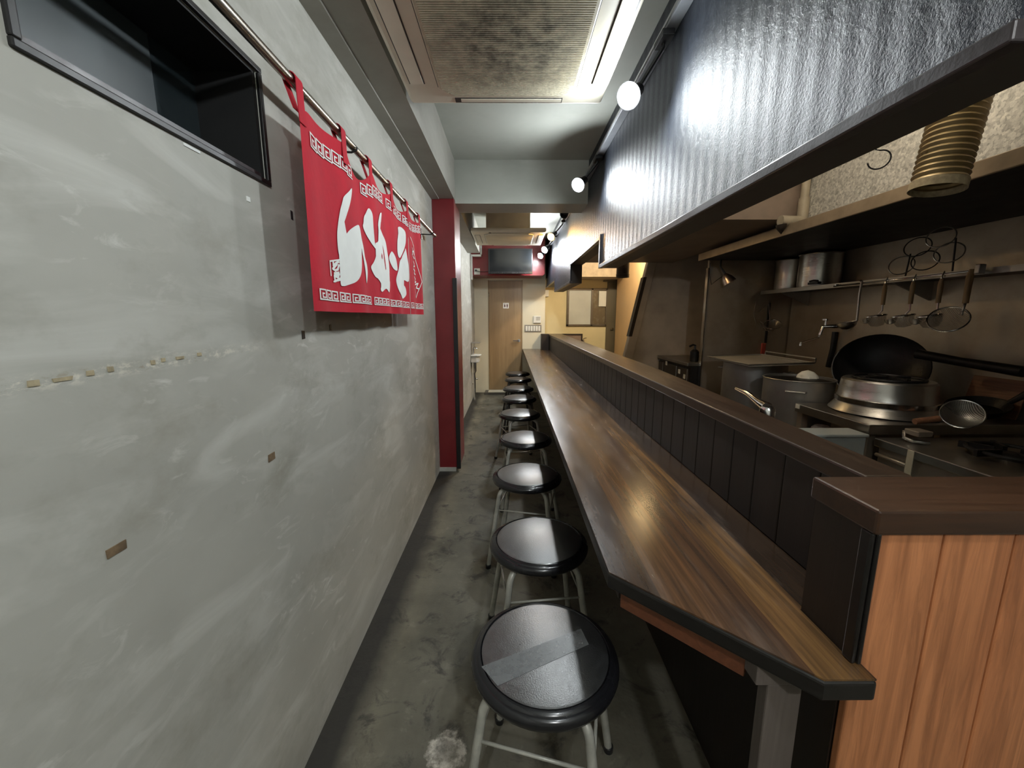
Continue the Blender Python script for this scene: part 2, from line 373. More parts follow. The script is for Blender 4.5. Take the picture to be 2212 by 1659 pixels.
# leaning end of the partition behind the worktop
struct('wall_partition', MB().prism([(1.20, 4.05, .0 + .886 - .886), (XR, 4.05, 0), (XR, 4.05, ZC), (1.50, 4.05, ZC), (1.354, 4.05, 1.797), (1.169, 4.05, .886), (1.0, 4.05, 0)], (0, .06, 0)), TAUPE)
lean = lambda z: 1.169 + (z - .886) * (1.354 - 1.169) / (1.797 - .886)
struct('trim_4', MB().prism([(lean(.05), 4.045, .05), (lean(.05) + .085, 4.045, .05), (lean(1.8) + .085, 4.045, 1.8), (lean(1.8), 4.045, 1.8)], (0, -.014, 0)), TAUPE, None, .003)
struct('trim_5', MB().prism([(lean(1.08) - .012, 4.11, 1.08), (lean(1.08) + .02, 4.11, 1.08), (lean(1.66) + .02, 4.11, 1.66), (lean(1.66) - .012, 4.11, 1.66)], (0, -.085, 0)), BROWN)
struct('wall_beam', MB().box(XW, -.42, YB, 5.75, 2.15, ZC), BEAM)
struct('trim_1', MB().box(XW, -.53, YB, 3.17, 2.142, 2.15), BEAM)
struct('wall_crossbeam', MB().box(-.42, XF, 3.25, 3.53, 2.133, ZC), CEIL)
col = struct('wall_column', MB().box(XW, -.42, 3.18, 3.52, .03, 2.15), RED, None, .004)
struct('trim_2', MB().box(-.445, -.412, 3.17, 3.20, .02, 1.57), BLACK, None, .002)
struct('baseboard_left', MB().box(XW, -.45, 3.165, 3.5, 0, .03), WALL)
# red boxed lintel over the toilet door
rb = struct('wall_lintel', MB().prism([(XW, 6.27, 1.90), (.505, 6.27, 1.90), (.53, 6.27, 1.925), (.53, 6.27, ZC), (XW, 6.27, ZC)], (0, .45, 0)), RED)
struct('trim_3', MB().box(XW, -.565, 6.20, 6.27, 1.83, 2.20).box(-.565, -.43, 6.20, 6.27, 2.17, 2.20).box(-.445, -.42, 6.2, 6.27, 2.2, ZC), WHITE, None, .004)
# kitchen ceiling box and light tone of the far upper wall
struct('wall_soffit', MB().box(XS + .001, 1.60, 2.30, 4.045, 1.80, ZC), SOFF)
struct('wall_upper_tone', MB().box(.60, 1.80, 6.45, YF, 1.90, ZC), simple('beige light tone', (.42, .34, .24), .6))  # added box; its beige stands for brownish light on the upper yellow wall
# bulkhead over the counter
segs = [(.53, 2.75, 1.605), (2.75, 4.07, 1.79), (4.07, 5.45, 1.615), (5.45, YD, 1.765)]
mb = MB(); ms = MB(); mt = MB()
for a, b, z in segs:
    mb.box(XF, XF + .012, a, b, z, ZC); ms.box(XF + .012, XS, a, b, z - .011, ZC); mt.box(XF - .007, XF + .02, a - .002, b + .002, z - .013, z + .012)
mt.box(XF - .007, XF + .02, 2.735, 2.765, 1.593, 1.81); mt.box(XF - .007, XF + .02, 5.435, 5.465, 1.603, 1.785)
bh = struct('wall_bulkhead', mb, RIB)
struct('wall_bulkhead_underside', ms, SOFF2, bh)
struct('trim_bulkhead', mt, TRIM, bh, .003)

# high window in the left wall
w = struct('window_1', MB().box(XW - .15, XW - .137, WY0, WY1, WZ0, WZ1), PANE)
struct('window_reveal', MB().box(XW - .137, XW - .004, WY0 + .0005, WY1 - .0005, WZ1 - .006, WZ1 - .0005).box(XW - .137, XW - .004, WY1 - .012, WY1 - .0005, WZ0 + .005, WZ1 - .006), simple('matt black reveal', (.006, .006, .006), .7), w)
struct('window_sill', MB().box(XW - .137, XW - .004, WY0 + .0005, WY1 - .012, WZ0 + .0005, WZ0 + .012), TRIM, w)
struct('window_frame', MB().box(XW - .004, XW + .006, WY0 - .012, WY1 + .012, WZ0 - .012, WZ0).box(XW - .004, XW + .006, WY0 - .012, WY1 + .012, WZ1, WZ1 + .012)
       .box(XW - .004, XW + .006, WY0 - .012, WY0, WZ0, WZ1).box(XW - .004, XW + .006, WY1, WY1 + .012, WZ0, WZ1), BLKM, w, .002)
struct('window_blind', MB().box(XW - .137, XW - .1335, .60, .90, WZ0 + .012, WZ1 - .006), simple('slate shutter', (.042, .055, .060), .35, 0., .1, .1, 2), w)

# scraps of old adhesive on the left wall
k = 0
for y, z, sy, sz, m in ((.549, .929, .030, .014, MARKB), (.941, .931, .028, .018, MARKB), (.555, 1.193, .012, .009, MARKO), (.584, 1.195, .011, .010, MARKO), (.487, 1.190, .016, .010, MARKO),
                        (.655, 1.197, .010, .009, MARKO), (.675, 1.199, .009, .008, MARKO), (.755, 1.201, .012, .008, MARKO), (.71, 1.199, .022, .006, MARKO), (.52, 1.190, .03, .006, MARKO),
                        (1.136, 1.541, .010, .022, BLACK), (1.143, 1.221, .016, .022, BLACK), (1.318, 1.237, .012, .02, BLACK), (.953, 1.532, .012, .010, PRINT), (.585, 1.590, .014, .006, PRINT), (.80, 1.578, .04, .005, PRINT)):
    mb = MB(); n = 9
    mb.prism([(XW + .0015, y + math.cos(2 * PI * i / 4 + PI / 4) * sy * (.55 if m is MARKO else .72) * random.uniform(.9, 1.1), z + math.sin(2 * PI * i / 4 + PI / 4) * sz * (.55 if m is MARKO else .72) * random.uniform(.9, 1.1)) for i in range(4)], (-.003, 0, 0))
    o = build('adhesive_scrap', mb, m, wall_left)

# toilet door
d = struct('door_1', MB().box(-.345, .192, YD + .004, YD + .044, .045, 1.862), DOORW, None, .002)
struct('door_frame', MB().box(-.36, -.347, YD - .006, YD + .05, .045, 1.872).box(.194, .208, YD - .006, YD + .05, .045, 1.872), DOORW, d)
struct('door_handle', MB().tube([(.15, YD + .004, .885), (.15, YD - .04, .885), (.05, YD - .045, .883)], .009, 8).lathe([(0, 0), (.024, 0), (.024, .006), (0, .006)], (.15, YD + .004, .885), (0, -1, 0), 20), CHROME, d)
struct('door_hinge', MB().tube([(-.347, YD - .008, 1.68), (-.347, YD - .008, 1.60)], .006, 8), CHROME, d)
sg = struct('door_sign', MB().box(-.112, -.018, YD - .001, YD + .004, 1.416, 1.506), PAPER, d)
fig = MB(); 
for cx_, m in ((-.085, 0), (-.045, 1)):
    fig.lathe([(0, 0), (.007, 0), (.007, .001), (0, .001)], (cx_, YD - .001, 1.488), (0, -1, 0), 12)
    if m: fig.prism([(cx_ - .013, YD - .001, 1.478), (cx_ + .013, YD - .001, 1.478), (cx_ + .009, YD - .001, 1.455), (cx_ + .006, YD - .001, 1.428), (cx_ - .006, YD - .001, 1.428), (cx_ - .009, YD - .001, 1.455)], (0, -.001, 0))
    else: fig.prism([(cx_ - .006, YD - .001, 1.478), (cx_ + .006, YD - .001, 1.478), (cx_ + .014, YD - .001, 1.446), (cx_ + .005, YD - .001, 1.446), (cx_ + .004, YD - .001, 1.428), (cx_ - .004, YD - .001, 1.428), (cx_ - .005, YD - .001, 1.446), (cx_ - .014, YD - .001, 1.446)], (0, -.001, 0))
struct('door_sign_figures', fig, simple('dark red print', (.09, .012, .012), .7), d)
struct('trim_6', MB().box(-.42, .28, 6.50, YD + .05, 0, .04), simple('dark step', (.09, .082, .07), .6), None, .003)
struct('trim_7', MB().box(-.362, .21, 6.495, YD, .04, .046), CREAM)

# far window and door behind the kitchen
w2 = struct('window_2', MB().box(1.02, 1.41, YF - .012, YF - .004, 1.15, 1.73), FROST)
struct('window_pane', MB().box(1.43, 1.665, YF - .010, YF - .002, 1.15, 1.73), simple('dim amber pane', (.13, .105, .065), .25, 0., .3), w2)
fr = MB()
for q in ((.985, 1.02, 1.12, 1.76), (1.40, 1.435, 1.12, 1.76), (1.655, 1.675, 1.12, 1.76), (.985, 1.675, 1.12, 1.15), (.985, 1.675, 1.73, 1.76)): fr.box(q[0], q[1], YF - .03, YF - .001, q[2], q[3])
struct('window_frame', fr, FRAMEB, w2, .002)
tag(build('notice_sheet', MB().box(1.53, 1.655, YF - .034, YF - .031, 1.455, 1.715), PAPER), 'pale blank sheet hanging over the dim pane of the far window', 'paper')
d2 = struct('door_2', MB().box(1.675, 2.25, YF - .03, YF - .001, 0, 1.87), DDOOR)
struct('door_handle', MB().tube([(1.79, YF - .03, 1.08), (1.79, YF - .075, 1.08), (1.735, YF - .078, 1.08)], .009, 8), CHROME, d2)
struct('door_frame', MB().box(1.60, 2.25, YF - .05, YF - .001, 1.872, 1.9), FRAMEB, d2)
fb = thing('framed_board', 'dark wood framed board low on the pale yellow far wall', 'board', (1.02, YF - .012, .55))
build('panel', MB().box(.78, 1.245, YF - .02, YF - .001, .57, .965), simple('pinkish brown panel', (.26, .19, .155), .5), fb)
build('frame', MB().box(.755, .78, YF - .035, YF - .001, .55, .987).box(1.245, 1.27, YF - .035, YF - .001, .55, .987).box(.78, 1.245, YF - .035, YF - .001, .965, .987).box(.78, 1.245, YF - .035, YF - .001, .55, .57), BROWN, fb, .002)
ft = thing('corner_tap', 'small chrome tap below the framed board at the far wall', 'tap', (1.285, YF - .05, .86))
build('body', MB().tube([(1.285, YF, .875), (1.285, YF - .06, .875), (1.285, YF - .08, .84)], .014, 10), CHROME, ft)
build('lever', MB().tube([(1.285, YF - .05, .89), (1.285, YF - .05, .905), (1.335, YF - .055, .915)], .007, 8), CHROME, ft)
tag(build('junction_box', MB().box(.605, .665, YF - .05, YF, 1.62, 1.73), WHITE, None, .004), 'small white box high on the yellow wall beside the toilet wall edge', 'box')

# ------------------------------------------------------------------ bar counter
c = thing('bar_counter', 'long glossy dark plank counter with angled near end', 'counter', (.42, 3.6, 0))
top = [(.207, .755), (.462, .503), (.539, .503), (.539, .5335), (.5285, .5335), (.5285, .6455), (.622, .6455), (.640, YD - .002), (.214, YD - .002)]
build('worktop', MB().prism([(x, y, .742) for x, y in top], (0, 0, .003)), COUNTER, c)
te = [(.205, .7545), (.461, .5005), (.541, .5005), (.541, .5335), (.5285, .5335), (.5285, .6455), (.622, .6455), (.640, YD - .002), (.212, YD - .002)]
build('edge_board', MB().prism([(x, y, .708) for x, y in te], (0, 0, .034)), EDGE, c, .006, seg=3)
build('apron', MB().prism([(.236, .765, .655), (.404, .594, .655), (.420, .610, .655), (.252, .781, .655)], (0, 0, .053)), APRON, c, .002)
build('apron_rail', MB().box(.240, .262, .79, YD - .1, .655, .708), BROWN, c)
build('end_block', MB().box(.404, .498, .562, .596, .672, .708), POSTW, c, .002)
build('post', MB().box(.426, .484, .564, .590, 0, .672), POSTW, c, .003)
build('back_panel', MB().box(.572, .60, .646, YD - .002, 0, .706), RISER, c)

r = thing('counter_upstand', 'dark boarded upstand with brown cap behind the long counter', 'counter ledge', (.65, 3.6, .70))
mb = MB(); y = .65; random.seed(3)
while y < YD - .02:
    y2 = min(y + .104, YD - .003); x = .622 + (y - .65) * .0030
    mb.box(x, x + .014, y + .0015, y2 - .0015, .746, .966); y = y2
build('boards', mb, RISER, r, .003)
build('core', MB().prism([(.634, .65, .70), (.654, YD - .003, .70), (.78, YD - .003, .70), (.690, .65, .70)], (0, 0, .266)), BROWN, r)
build('cap', MB().prism([(.632, YD - .003, .966), (.86, YD - .003, .966), (.79, 2.1, .966), (.698, .649, .966), (.613, .649, .966)], (0, 0, .034)), CAP, r, .004)
build('return_end', MB().box(.515, .634, 6.50, YD - .003, .746, 1.0), BROWN, r, .003)

e = thing('end_partition', 'orange pine boarded end wall of the counter with mahogany cap', 'partition', (1.0, .59, 0))
mb = MB(); x = .531
while x < 1.50:
    x2 = x + .1055; mb.box(x + .0012, x2 - .0012, .534, .550, 0, .962); x = x2
build('boards', mb, PINE, e, .004, seg=3)
build('core', MB().box(.530, 1.48, .551, .645, 0, .962), BROWN, e)
build('cap', MB().box(.521, 1.5, .522, .648, .962, 1.0), CAPX, e, .004)
build('corner_moulding', MB().box(.5225, .5295, .528, .548, .7455, .962).box(.5305, .537, .5262, .5335, .7455, .962), EDGE, e, .003)

# ------------------------------------------------------------------ stools
def make_stool(legm, label, tape=False):
    s = thing('round_stool', label, 'stool', (0, 0, 0), 'round stools along the counter')
    build('seat', MB().lathe([(0, .430), (.10, .430), (.153, .436), (.155, .4585), (.150, .4605), (0, .4605)], seg=56), VINYL, s)
    build('seat_rim', MB().lathe([(.1555, .4545), (.159, .4600), (.166, .4575), (.169, .4535), (.173, .4525), (.179, .447), (.1815, .438), (.179, .428), (.171, .4215), (.150, .420), (.10, .420), (.10, .429), (.1545, .4345), (.1555, .4545)], seg=56), RIMM, s)
    for a in (PI / 4, 3 * PI / 4, 5 * PI / 4, 7 * PI / 4):
        u = Vector((math.cos(a), math.sin(a), 0)); zz = Vector((0, 0, 1))
        pts = [u * .03 + zz * .408, u * .128 + zz * .408] + arc(u * .128 + zz * .363, u, zz, .045, PI / 2, .16, 7)[1:] + [u * .236 + zz * .02, u * .238 + zz * .004]
        lg = build('leg', MB().tube(pts, .0112, 10), legm, s)
        build('rubber_foot', MB().lathe([(0, 0), (.013, 0), (.0145, .018), (.0115, .022)], u * .238, seg=12), BLACK, lg)
    f = MB(); c4 = [Vector((math.cos(a), math.sin(a), 0)) * .186 + Vector((0, 0, .305)) for a in (PI / 4, 3 * PI / 4, 5 * PI / 4, 7 * PI / 4)]
    for i in range(4): f.tube([c4[i], c4[(i + 1) % 4]], .0042, 8)
    build('foot_rails', f, legm, s)
    build('under_frame', MB().box(-.06, .06, -.06, .06, .400, .42), BLKM, s)
    if tape:
        b = MB().prism([(-.134, -.0906, .4607), (-.0827, -.1286, .4607), (.1057, .0385, .4607), (.0829, .0852, .4607)], (0, 0, .0006))
        o = build('tape_strip', b, TAPE, s); o['label'] = 'clear tape stuck across the seat'
    return s
stools = [(.085, .866, -.26, 0), (.106, 1.366, .38, 0), (.089, 1.99, -.22, 0), (.106, 2.64, .15, 0), (.081, 3.357, .30, 0), (.092, 4.02, -.1, 1), (.096, 4.60, .2, 1), (.109, 5.30, 0., 1), (.113, 5.86, .12, 1)]
where = ['round black stool with clear tape across its seat', 'second black stool in the row, just behind the taped one', 'third black stool, its bright seat in front of the red column base',
         'fourth black stool in the row, beside the red column', 'fifth black stool, right past the red column', 'sixth stool in the row, dark legged, between column and toilet door',
         'seventh stool in the row, dark legged and half hidden', 'eighth stool, last but one before the toilet door', 'last small looking stool in the row, by the toilet door']
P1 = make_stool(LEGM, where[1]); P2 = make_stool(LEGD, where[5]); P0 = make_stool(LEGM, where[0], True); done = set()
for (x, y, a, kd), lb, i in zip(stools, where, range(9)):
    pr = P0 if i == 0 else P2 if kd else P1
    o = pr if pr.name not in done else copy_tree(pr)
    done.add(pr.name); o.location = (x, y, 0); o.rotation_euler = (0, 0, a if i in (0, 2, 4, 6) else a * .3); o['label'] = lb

# ------------------------------------------------------------------ noren curtain and rod
YR = [1.050, 1.318, 1.553, 1.812, 2.078, 2.352]; RZ, RX = 1.826, -.52
def fold(y, z):
    h = max(0, min(1, (1.80 - z) / .51)); k = max(i for i in range(5) if y >= YR[i] or i == 0); tt = (y - YR[k]) / (YR[k + 1] - YR[k])
    return RX + .010 + .002 * math.sin(9 * y) + h * (.006 * math.sin(2 * PI * (y - YR[0]) / .262 + .7 + 1.3 * math.sin(3.1 * y)) + .0025 * math.sin(4 * PI * (y - YR[0]) / .31)) + (1 - h) * .006 * math.cos(2 * PI * tt)
nc = thing('noren_curtain', 'red noren shop curtain with white brush characters hanging on the left wall', 'curtain', (RX, 1.7, 1.283))
mb = MB(); sag = (.010, .062, .030, .034, .018)
for k in range(5):
    a, b = YR[k], YR[k + 1]; n = 26; g = []; nz = 44
    for i in range(n + 1):
        tt = i / n; y = a + (b - a) * tt; col_ = []
        zt = 1.792 - sag[k] * 4 * tt * (1 - tt) - (.0 if k else .045 * math.exp(-tt * 9))
        for j in range(nz + 1):
            z = 1.286 + (zt - 1.286) * j / nz
            sl = .0035 if z < 1.66 and ((k == 3 and i == n) or (k == 4 and i == 0)) else 0
            yy = y + (sl if i == 0 and k > 0 else -sl if i == n and k < 4 else 0)
            col_.append(mb.bm.verts.new((fold(min(max(yy, YR[0]), YR[5] - 1e-6), z), yy, z)))
        g.append(col_)
    for i in range(n):
        for j in range(nz): mb.bm.faces.new((g[i][j], g[i + 1][j], g[i + 1][j + 1], g[i][j + 1])).smooth = True
bmesh.ops.remove_doubles(mb.bm, verts=mb.bm.verts, dist=.0004)
build('cloth', mb, CLOTH, nc)
for i, y in enumerate(YR):
    y = min(max(y, 1.062), 2.34); mb = MB(); w_ = .016
    pr = [(RX + .0175, 1.735), (RX + .0155, 1.79)] + [(RX + .0155 * math.cos(q), RZ + .0155 * math.sin(q)) for q in [PI * j / 10 for j in range(11)]] + [(RX + .004, 1.765)]
    for q in range(len(pr) - 1):
        (x0, z0), (x1, z1) = pr[q], pr[q + 1]
        mb.obox(((x0 + x1) / 2, y, (z0 + z1) / 2), ((x1 - x0) / 2 * 1.08, 0, (z1 - z0) / 2 * 1.08), (0, w_, 0), Vector((z1 - z0, 0, x0 - x1)).normalized() * .0009)
    build('loop', mb, CLOTH, nc)
SHAPES = {'A1':[(1.363,1.677),(1.336,1.660),(1.298,1.634),(1.287,1.615),(1.271,1.590),(1.253,1.550),(1.241,1.512),(1.240,1.471),(1.250,1.431),(1.243,1.372),(1.262,1.365),(1.299,1.371),(1.353,1.386),(1.388,1.412),(1.405,1.445),(1.418,1.500),(1.426,1.485),(1.447,1.435),(1.455,1.389),(1.476,1.421),(1.474,1.454),(1.455,1.479),(1.445,1.509),(1.428,1.538),(1.418,1.567),(1.399,1.574),(1.342,1.551),(1.300,1.523),(1.276,1.493),(1.281,1.538),(1.310,1.582),(1.334,1.616),(1.354,1.650)],
'A2':[(1.514,1.656),(1.543,1.643),(1.548,1.604),(1.555,1.550),(1.567,1.525),(1.540,1.531),(1.504,1.548),(1.476,1.564),(1.456,1.581),(1.464,1.596),(1.471,1.615),(1.488,1.632)],
'A3':[(1.663,1.677),(1.675,1.677),(1.657,1.642),(1.640,1.624),(1.646,1.603),(1.680,1.590),(1.706,1.571),(1.720,1.538),(1.736,1.510),(1.745,1.471),(1.737,1.424),(1.747,1.419),(1.737,1.393),(1.707,1.373),(1.665,1.385),(1.620,1.370),(1.603,1.378),(1.611,1.399),(1.578,1.416),(1.550,1.421),(1.524,1.438),(1.514,1.453),(1.538,1.472),(1.562,1.497),(1.566,1.519),(1.562,1.543),(1.589,1.553),(1.609,1.568),(1.620,1.584),(1.615,1.605),(1.609,1.620),(1.626,1.646),(1.648,1.668)],
'A4':[(1.968,1.689),(2.007,1.687),(2.033,1.675),(2.033,1.636),(2.013,1.601),(1.973,1.564),(1.931,1.544),(1.881,1.543),(1.867,1.567),(1.880,1.609),(1.902,1.632),(1.925,1.656),(1.922,1.676)],
'A5':[(2.027,1.602),(2.048,1.560),(2.063,1.519),(2.058,1.449),(1.987,1.448),(1.977,1.428),(2.009,1.412),(2.015,1.380),(1.958,1.359),(1.907,1.367),(1.861,1.389),(1.836,1.420),(1.837,1.446),(1.871,1.486),(1.908,1.520),(1.963,1.545),(2.008,1.572)],
'A6':[(1.796,1.551),(1.827,1.539),(1.847,1.516),(1.852,1.479),(1.817,1.478),(1.786,1.492),(1.752,1.512),(1.754,1.525),(1.773,1.540)]}
def smooth_loop(P, n=4):
    out = []; N = len(P)
    for i in range(N):
        a, b, c, d = (P[(i + k) % N] for k in (-1, 0, 1, 2))
        for j in range(n):
            q = j / n
            out.append(tuple(.5 * (2 * b[k] + (c[k] - a[k]) * q + (2 * a[k] - 5 * b[k] + 4 * c[k] - d[k]) * q * q + (3 * b[k] - a[k] - 3 * c[k] + d[k]) * q ** 3) for k in (0, 1)))
    return out
SHAPES = {k: smooth_loop(v) for k, v in SHAPES.items()}
SLIVER = {'R1':[(1.655,1.554),(1.666,1.535),(1.675,1.502),(1.680,1.464),(1.673,1.459),(1.666,1.486),(1.660,1.517)], 'R2':[(1.637,1.521),(1.644,1.512),(1.642,1.497),(1.635,1.499),(1.631,1.508)]}
STROKES = [[(1.180,1.389),(1.180,1.428),(1.242,1.440)],[(1.241,1.381),(1.197,1.373)],[(1.202,1.430),(1.203,1.418),(1.221,1.428),(1.237,1.434)],[(1.224,1.425),(1.198,1.409),(1.212,1.406),(1.229,1.411),(1.238,1.424)],[(1.234,1.402),(1.207,1.397),(1.218,1.393),(1.236,1.398),(1.229,1.387),(1.204,1.390)],[(1.205,1.384),(1.206,1.375),(1.245,1.386)],
 [(2.111,1.670),(2.209,1.645),(2.226,1.597),(2.269,1.548),(2.329,1.468),(2.231,1.376),(2.192,1.421)],[(2.149,1.623),(2.170,1.608),(2.143,1.589)],[(2.154,1.606),(2.199,1.616),(2.210,1.601)],[(2.166,1.585),(2.214,1.580)],[(2.170,1.559),(2.201,1.551),(2.173,1.532),(2.213,1.541)],[(2.163,1.520),(2.212,1.516),(2.184,1.501),(2.226,1.499)],[(2.181,1.483),(2.222,1.475),(2.193,1.453),(2.237,1.461)],[(2.199,1.442),(2.271,1.455),(2.240,1.429),(2.275,1.427)]]
def drape(bm, off):
    for v in bm.verts: v.co.x = fold(min(max(v.co.y, YR[0]), YR[5] - 1e-4), v.co.z) + off
def flat(polys, cuts, off):
    mb = MB()
    for p in polys: mb.poly([(0, y, z) for y, z in p])
    bmesh.ops.triangulate(mb.bm, faces=mb.bm.faces)
    for _ in range(cuts):
        long_ = [e for e in mb.bm.edges if e.calc_length() > .014]
        if long_: bmesh.ops.subdivide_edges(mb.bm, edges=long_, cuts=1); bmesh.ops.triangulate(mb.bm, faces=mb.bm.faces)
    drape(mb.bm, off); return mb
def stroke_polys(pts, w_, aspect=1.6):
    out = []
    for (y0, z0), (y1, z1) in zip(pts, pts[1:]):
        dy, dz = (y1 - y0) / aspect, z1 - z0; L = math.hypot(dy, dz) or 1; ny, nz = -dz / L * w_ * aspect, dy / L * w_; ey, ez = dy / L * w_ * aspect * .9, dz / L * w_ * .9
        out.append([(y0 - ey + ny, z0 - ez + nz), (y0 - ey - ny, z0 - ez - nz), (y1 + ey - ny, z1 + ez - nz), (y1 + ey + ny, z1 + ez + nz)])
    return out
for ks in (('A1',), ('A2', 'A3'), ('A4', 'A5', 'A6')): build('brush_character', flat([SHAPES[q] for q in ks], 6, .0022), PRINT, nc)
o = build('brush_gaps', flat(SLIVER.values(), 2, .0030), CLOTH, nc)
for nm, rg_ in (('seal_lettering', range(0, 6)), ('side_lettering', range(6, len(STROKES)))):
    sp = []
    for i in rg_: sp += stroke_polys(STROKES[i], .0022 if i in (0, 1, 6) else .0034)
    build(nm, flat(sp, 2, .0024), PRINT, nc)
def lerp(tb, y):
    for (a, za), (b, zb) in zip(tb, tb[1:]):
        if y <= b: return za + (zb - za) * max(0, (y - a)) / (b - a)
    return tb[-1][1]
TOPZ = [(1.09, 1.714), (1.3, 1.731), (1.40, 1.718), (1.455, 1.702), (1.6, 1.735), (1.7, 1.737), (1.89, 1.731), (2.0, 1.735), (2.13, 1.722), (2.37, 1.757)]
def key_band(y0, y1, zf, h):
    gk = []; n = max(1, round((y1 - y0) / .046)); w_ = (y1 - y0) / n
    for i in range(n):
        a = y0 + i * w_; z = zf(a + w_ / 2); U = lambda u, v: (a + u * w_, z + (v - .5) * h)
        for p in stroke_polys([U(.06, .0), U(.06, 1), U(.86, 1), U(.86, .22), U(.36, .22), U(.36, .62), U(.60, .62)], .0019): gk.append(p)
        for p in stroke_polys([U(.06, .0), U(1.0, .0)], .0019): gk.append(p)
    build('key_pattern', flat(gk, 1, .0024), PRINT, nc)
for a, b in ((1.10, 1.375), (1.455, 1.70), (1.735, 1.80), (1.825, 1.985), (2.0, 2.075), (2.09, 2.145), (2.17, 2.345)): key_band(a, b, lambda y: lerp(TOPZ, y), .032)
for a, b in ((1.077, 1.222), (1.232, 1.315), (1.325, 1.505), (1.532, 1.70), (1.73, 1.925), (1.95, 2.06), (2.085, 2.14), (2.165, 2.345)): key_band(a, b, lambda y: 1.331, .026)
rd = thing('curtain_rod', 'brown metal rod along the left wall carrying the red curtain', 'rod', (RX, 1.5, RZ))
build('tube', MB().tube([(RX, -.3, RZ), (RX, 2.86, RZ)], .0115, 16), ROD, rd)
build('finial', MB().sphere((RX, 2.868, RZ), .015, 14), ROD, rd)
for y in (.42, 1.43, 2.76):
    build('bracket', MB().box(XW + .0005, XW + .006, y - .016, y + .016, RZ - .045, RZ + .02).tube([(XW + .004, y, RZ - .014), (RX - .004, y, RZ - .017), (RX + .013, y, RZ - .010), (RX + .015, y, RZ - .002)], .0036, 8), BLKM, rd)

# ------------------------------------------------------------------ ceiling cassettes
def cassette(cy, label, near):
    y1 = cy + .39; y0 = cy - .39; x0, x1 = -.405, .377; zb = 2.138; xm = (x0 + x1) / 2
    a = thing('ceiling_air_conditioner', label, 'air conditioner', (xm, cy, zb - .01))
    build('body', MB().box(-.25, .215, cy - .30, cy + .30, zb + .045, ZC - .001), ACW if not near else ALUM, a)
    build('panel', MB().box(x0, x1, y0, y1, zb, zb + .045), ACW, a, .014, seg=3)
    g0, g1, h0, h1, ch = -.271, .254, cy - .32, cy + .318, .055
    oct_ = lambda q: [(g0 + q, h0 + ch), (g0 + ch, h0 + q), (g1 - ch, h0 + q), (g1 - q, h0 + ch), (g1 - q, h1 - ch), (g1 - ch, h1 - q), (g0 + ch, h1 - q), (g0 + q, h1 - ch)]
    build('grille_gap', MB().prism([(x, y, zb - .0012) for x, y in oct_(-.0035)], (0, 0, .002)), ACD, a)
    build('grille_frame', MB().prism([(x, y, zb - .008) for x, y in oct_(.0)], (0, 0, .0075)), ACW if not near else GRIL, a, .003)
    gr = MB(); y = h0 + .014
    while y < h1 - .014:
        ins = max(0, ch - (y - h0), ch - (h1 - y)) + .012
        gr.box(g0 + ins, g1 - ins, y, y + .0045, zb - .0105, zb - .0075); y += .0088
    gl = build('grille_slats', gr, GRIL if near else ACW, a)
    for q in ((-.377, -.319, cy - .24, cy + .243), (.307, .363, cy - .24, cy + .24), (-.22, .212, y1 - .052, y1 - .016), (-.22, .212, y0 + .016, y0 + .052)):
        s_ = build('louvre_slot', MB().box(q[0], q[1], q[2], q[3], zb - .0012, zb + .002), ACD, a)
        sx = q[1] - q[0] > .2
        m = .004
        build('louvre', MB().box(q[0] + m + (.02 if sx else 0), q[1] - m, q[2] + m, q[3] - m - (.006 if sx and near else 0), zb - .0042, zb - .0016), ACW, s_, .0012)
    return a
cassette(1.425, 'ivory ceiling air conditioner with dusty square grille near the camera', True)
cassette(4.70, 'far ivory ceiling air conditioner above the wall television', False)

# ------------------------------------------------------------------ spot lamps on the track
for a, b, lb in ((-1.3, 3.245, 'black lighting track along the ribbed bulkhead up to the cross beam'), (3.54, 6.6, 'black lighting track beyond the cross beam')):
    tr = thing('lighting_track', lb, 'track', (.575, (a + b) / 2, 2.30))
    build('channel', MB().box(.558, XF - .0005, a, b, 2.288, 2.318), simple('grey track', (.22, .23, .25), .35, .3), tr, .002)
    build('groove', MB().box(.555, .5575, a + .01, b - .01, 2.298, 2.308), CHROME, tr)
def spot(x, y, z, bulb, label, aim=(-.55, -.62, -.55), group='track spotlights over the counter'):
    s = thing('track_spotlight', label, 'spotlight', (x, y, z), group)
    d = Vector(aim).normalized(); c0 = Vector((x, y, z)); bk = c0 - d * .055
    build('adapter', MB().box(.545, .590, y - .03, y + .06, 2.265, 2.287), BLACK, s, .003)
    build('arm', MB().tube([(.567, y + .02, 2.266), (.567, y + .02, 2.255), tuple(bk - d * .03)], .007, 8), BLACK, s)
    build('housing', MB().lathe([(0, -.10), (.022, -.10), (.026, -.06), (.046, -.002), (.043, -.002), (.022, -.058), (0, -.06)], c0, d, 24), BLACK, s)
    if bulb: build('bulb', MB().sphere(c0, .033, 20), bulb, s)
    return s
spot(.44, 1.633, 2.080, BULBW, 'white lit spotlight nearest the dusty air conditioner')
spot(.44, 2.754, 2.114, BULBW, 'white lit spotlight in front of the cross beam')
spot(.44, 4.47, 2.120, BULBO, 'amber lit spotlight beside the far air conditioner')
spot(.44, 5.28, 2.116, BULBF, 'white lit spotlight just past the amber one')
spot(.44, 5.99, 2.147, BULBF, 'farthest white lit spotlight, beside the television')
spot(.44, -.12, 2.080, BULBW, 'unseen white spotlight added on the track behind the camera', (-.85, -.25, -.5))  # out of view, added as fill for the near end
spot(.44, -1.0, 2.080, BULBF, 'unseen white spotlight added farther back on the track', (-.6, .5, -.6))  # out of view, added to brighten the front of the end wall
un = thing('track_spotlight', 'unlit black spotlight under the cross beam', 'spotlight', (.49, 3.58, 2.16), 'track spotlights over the counter')
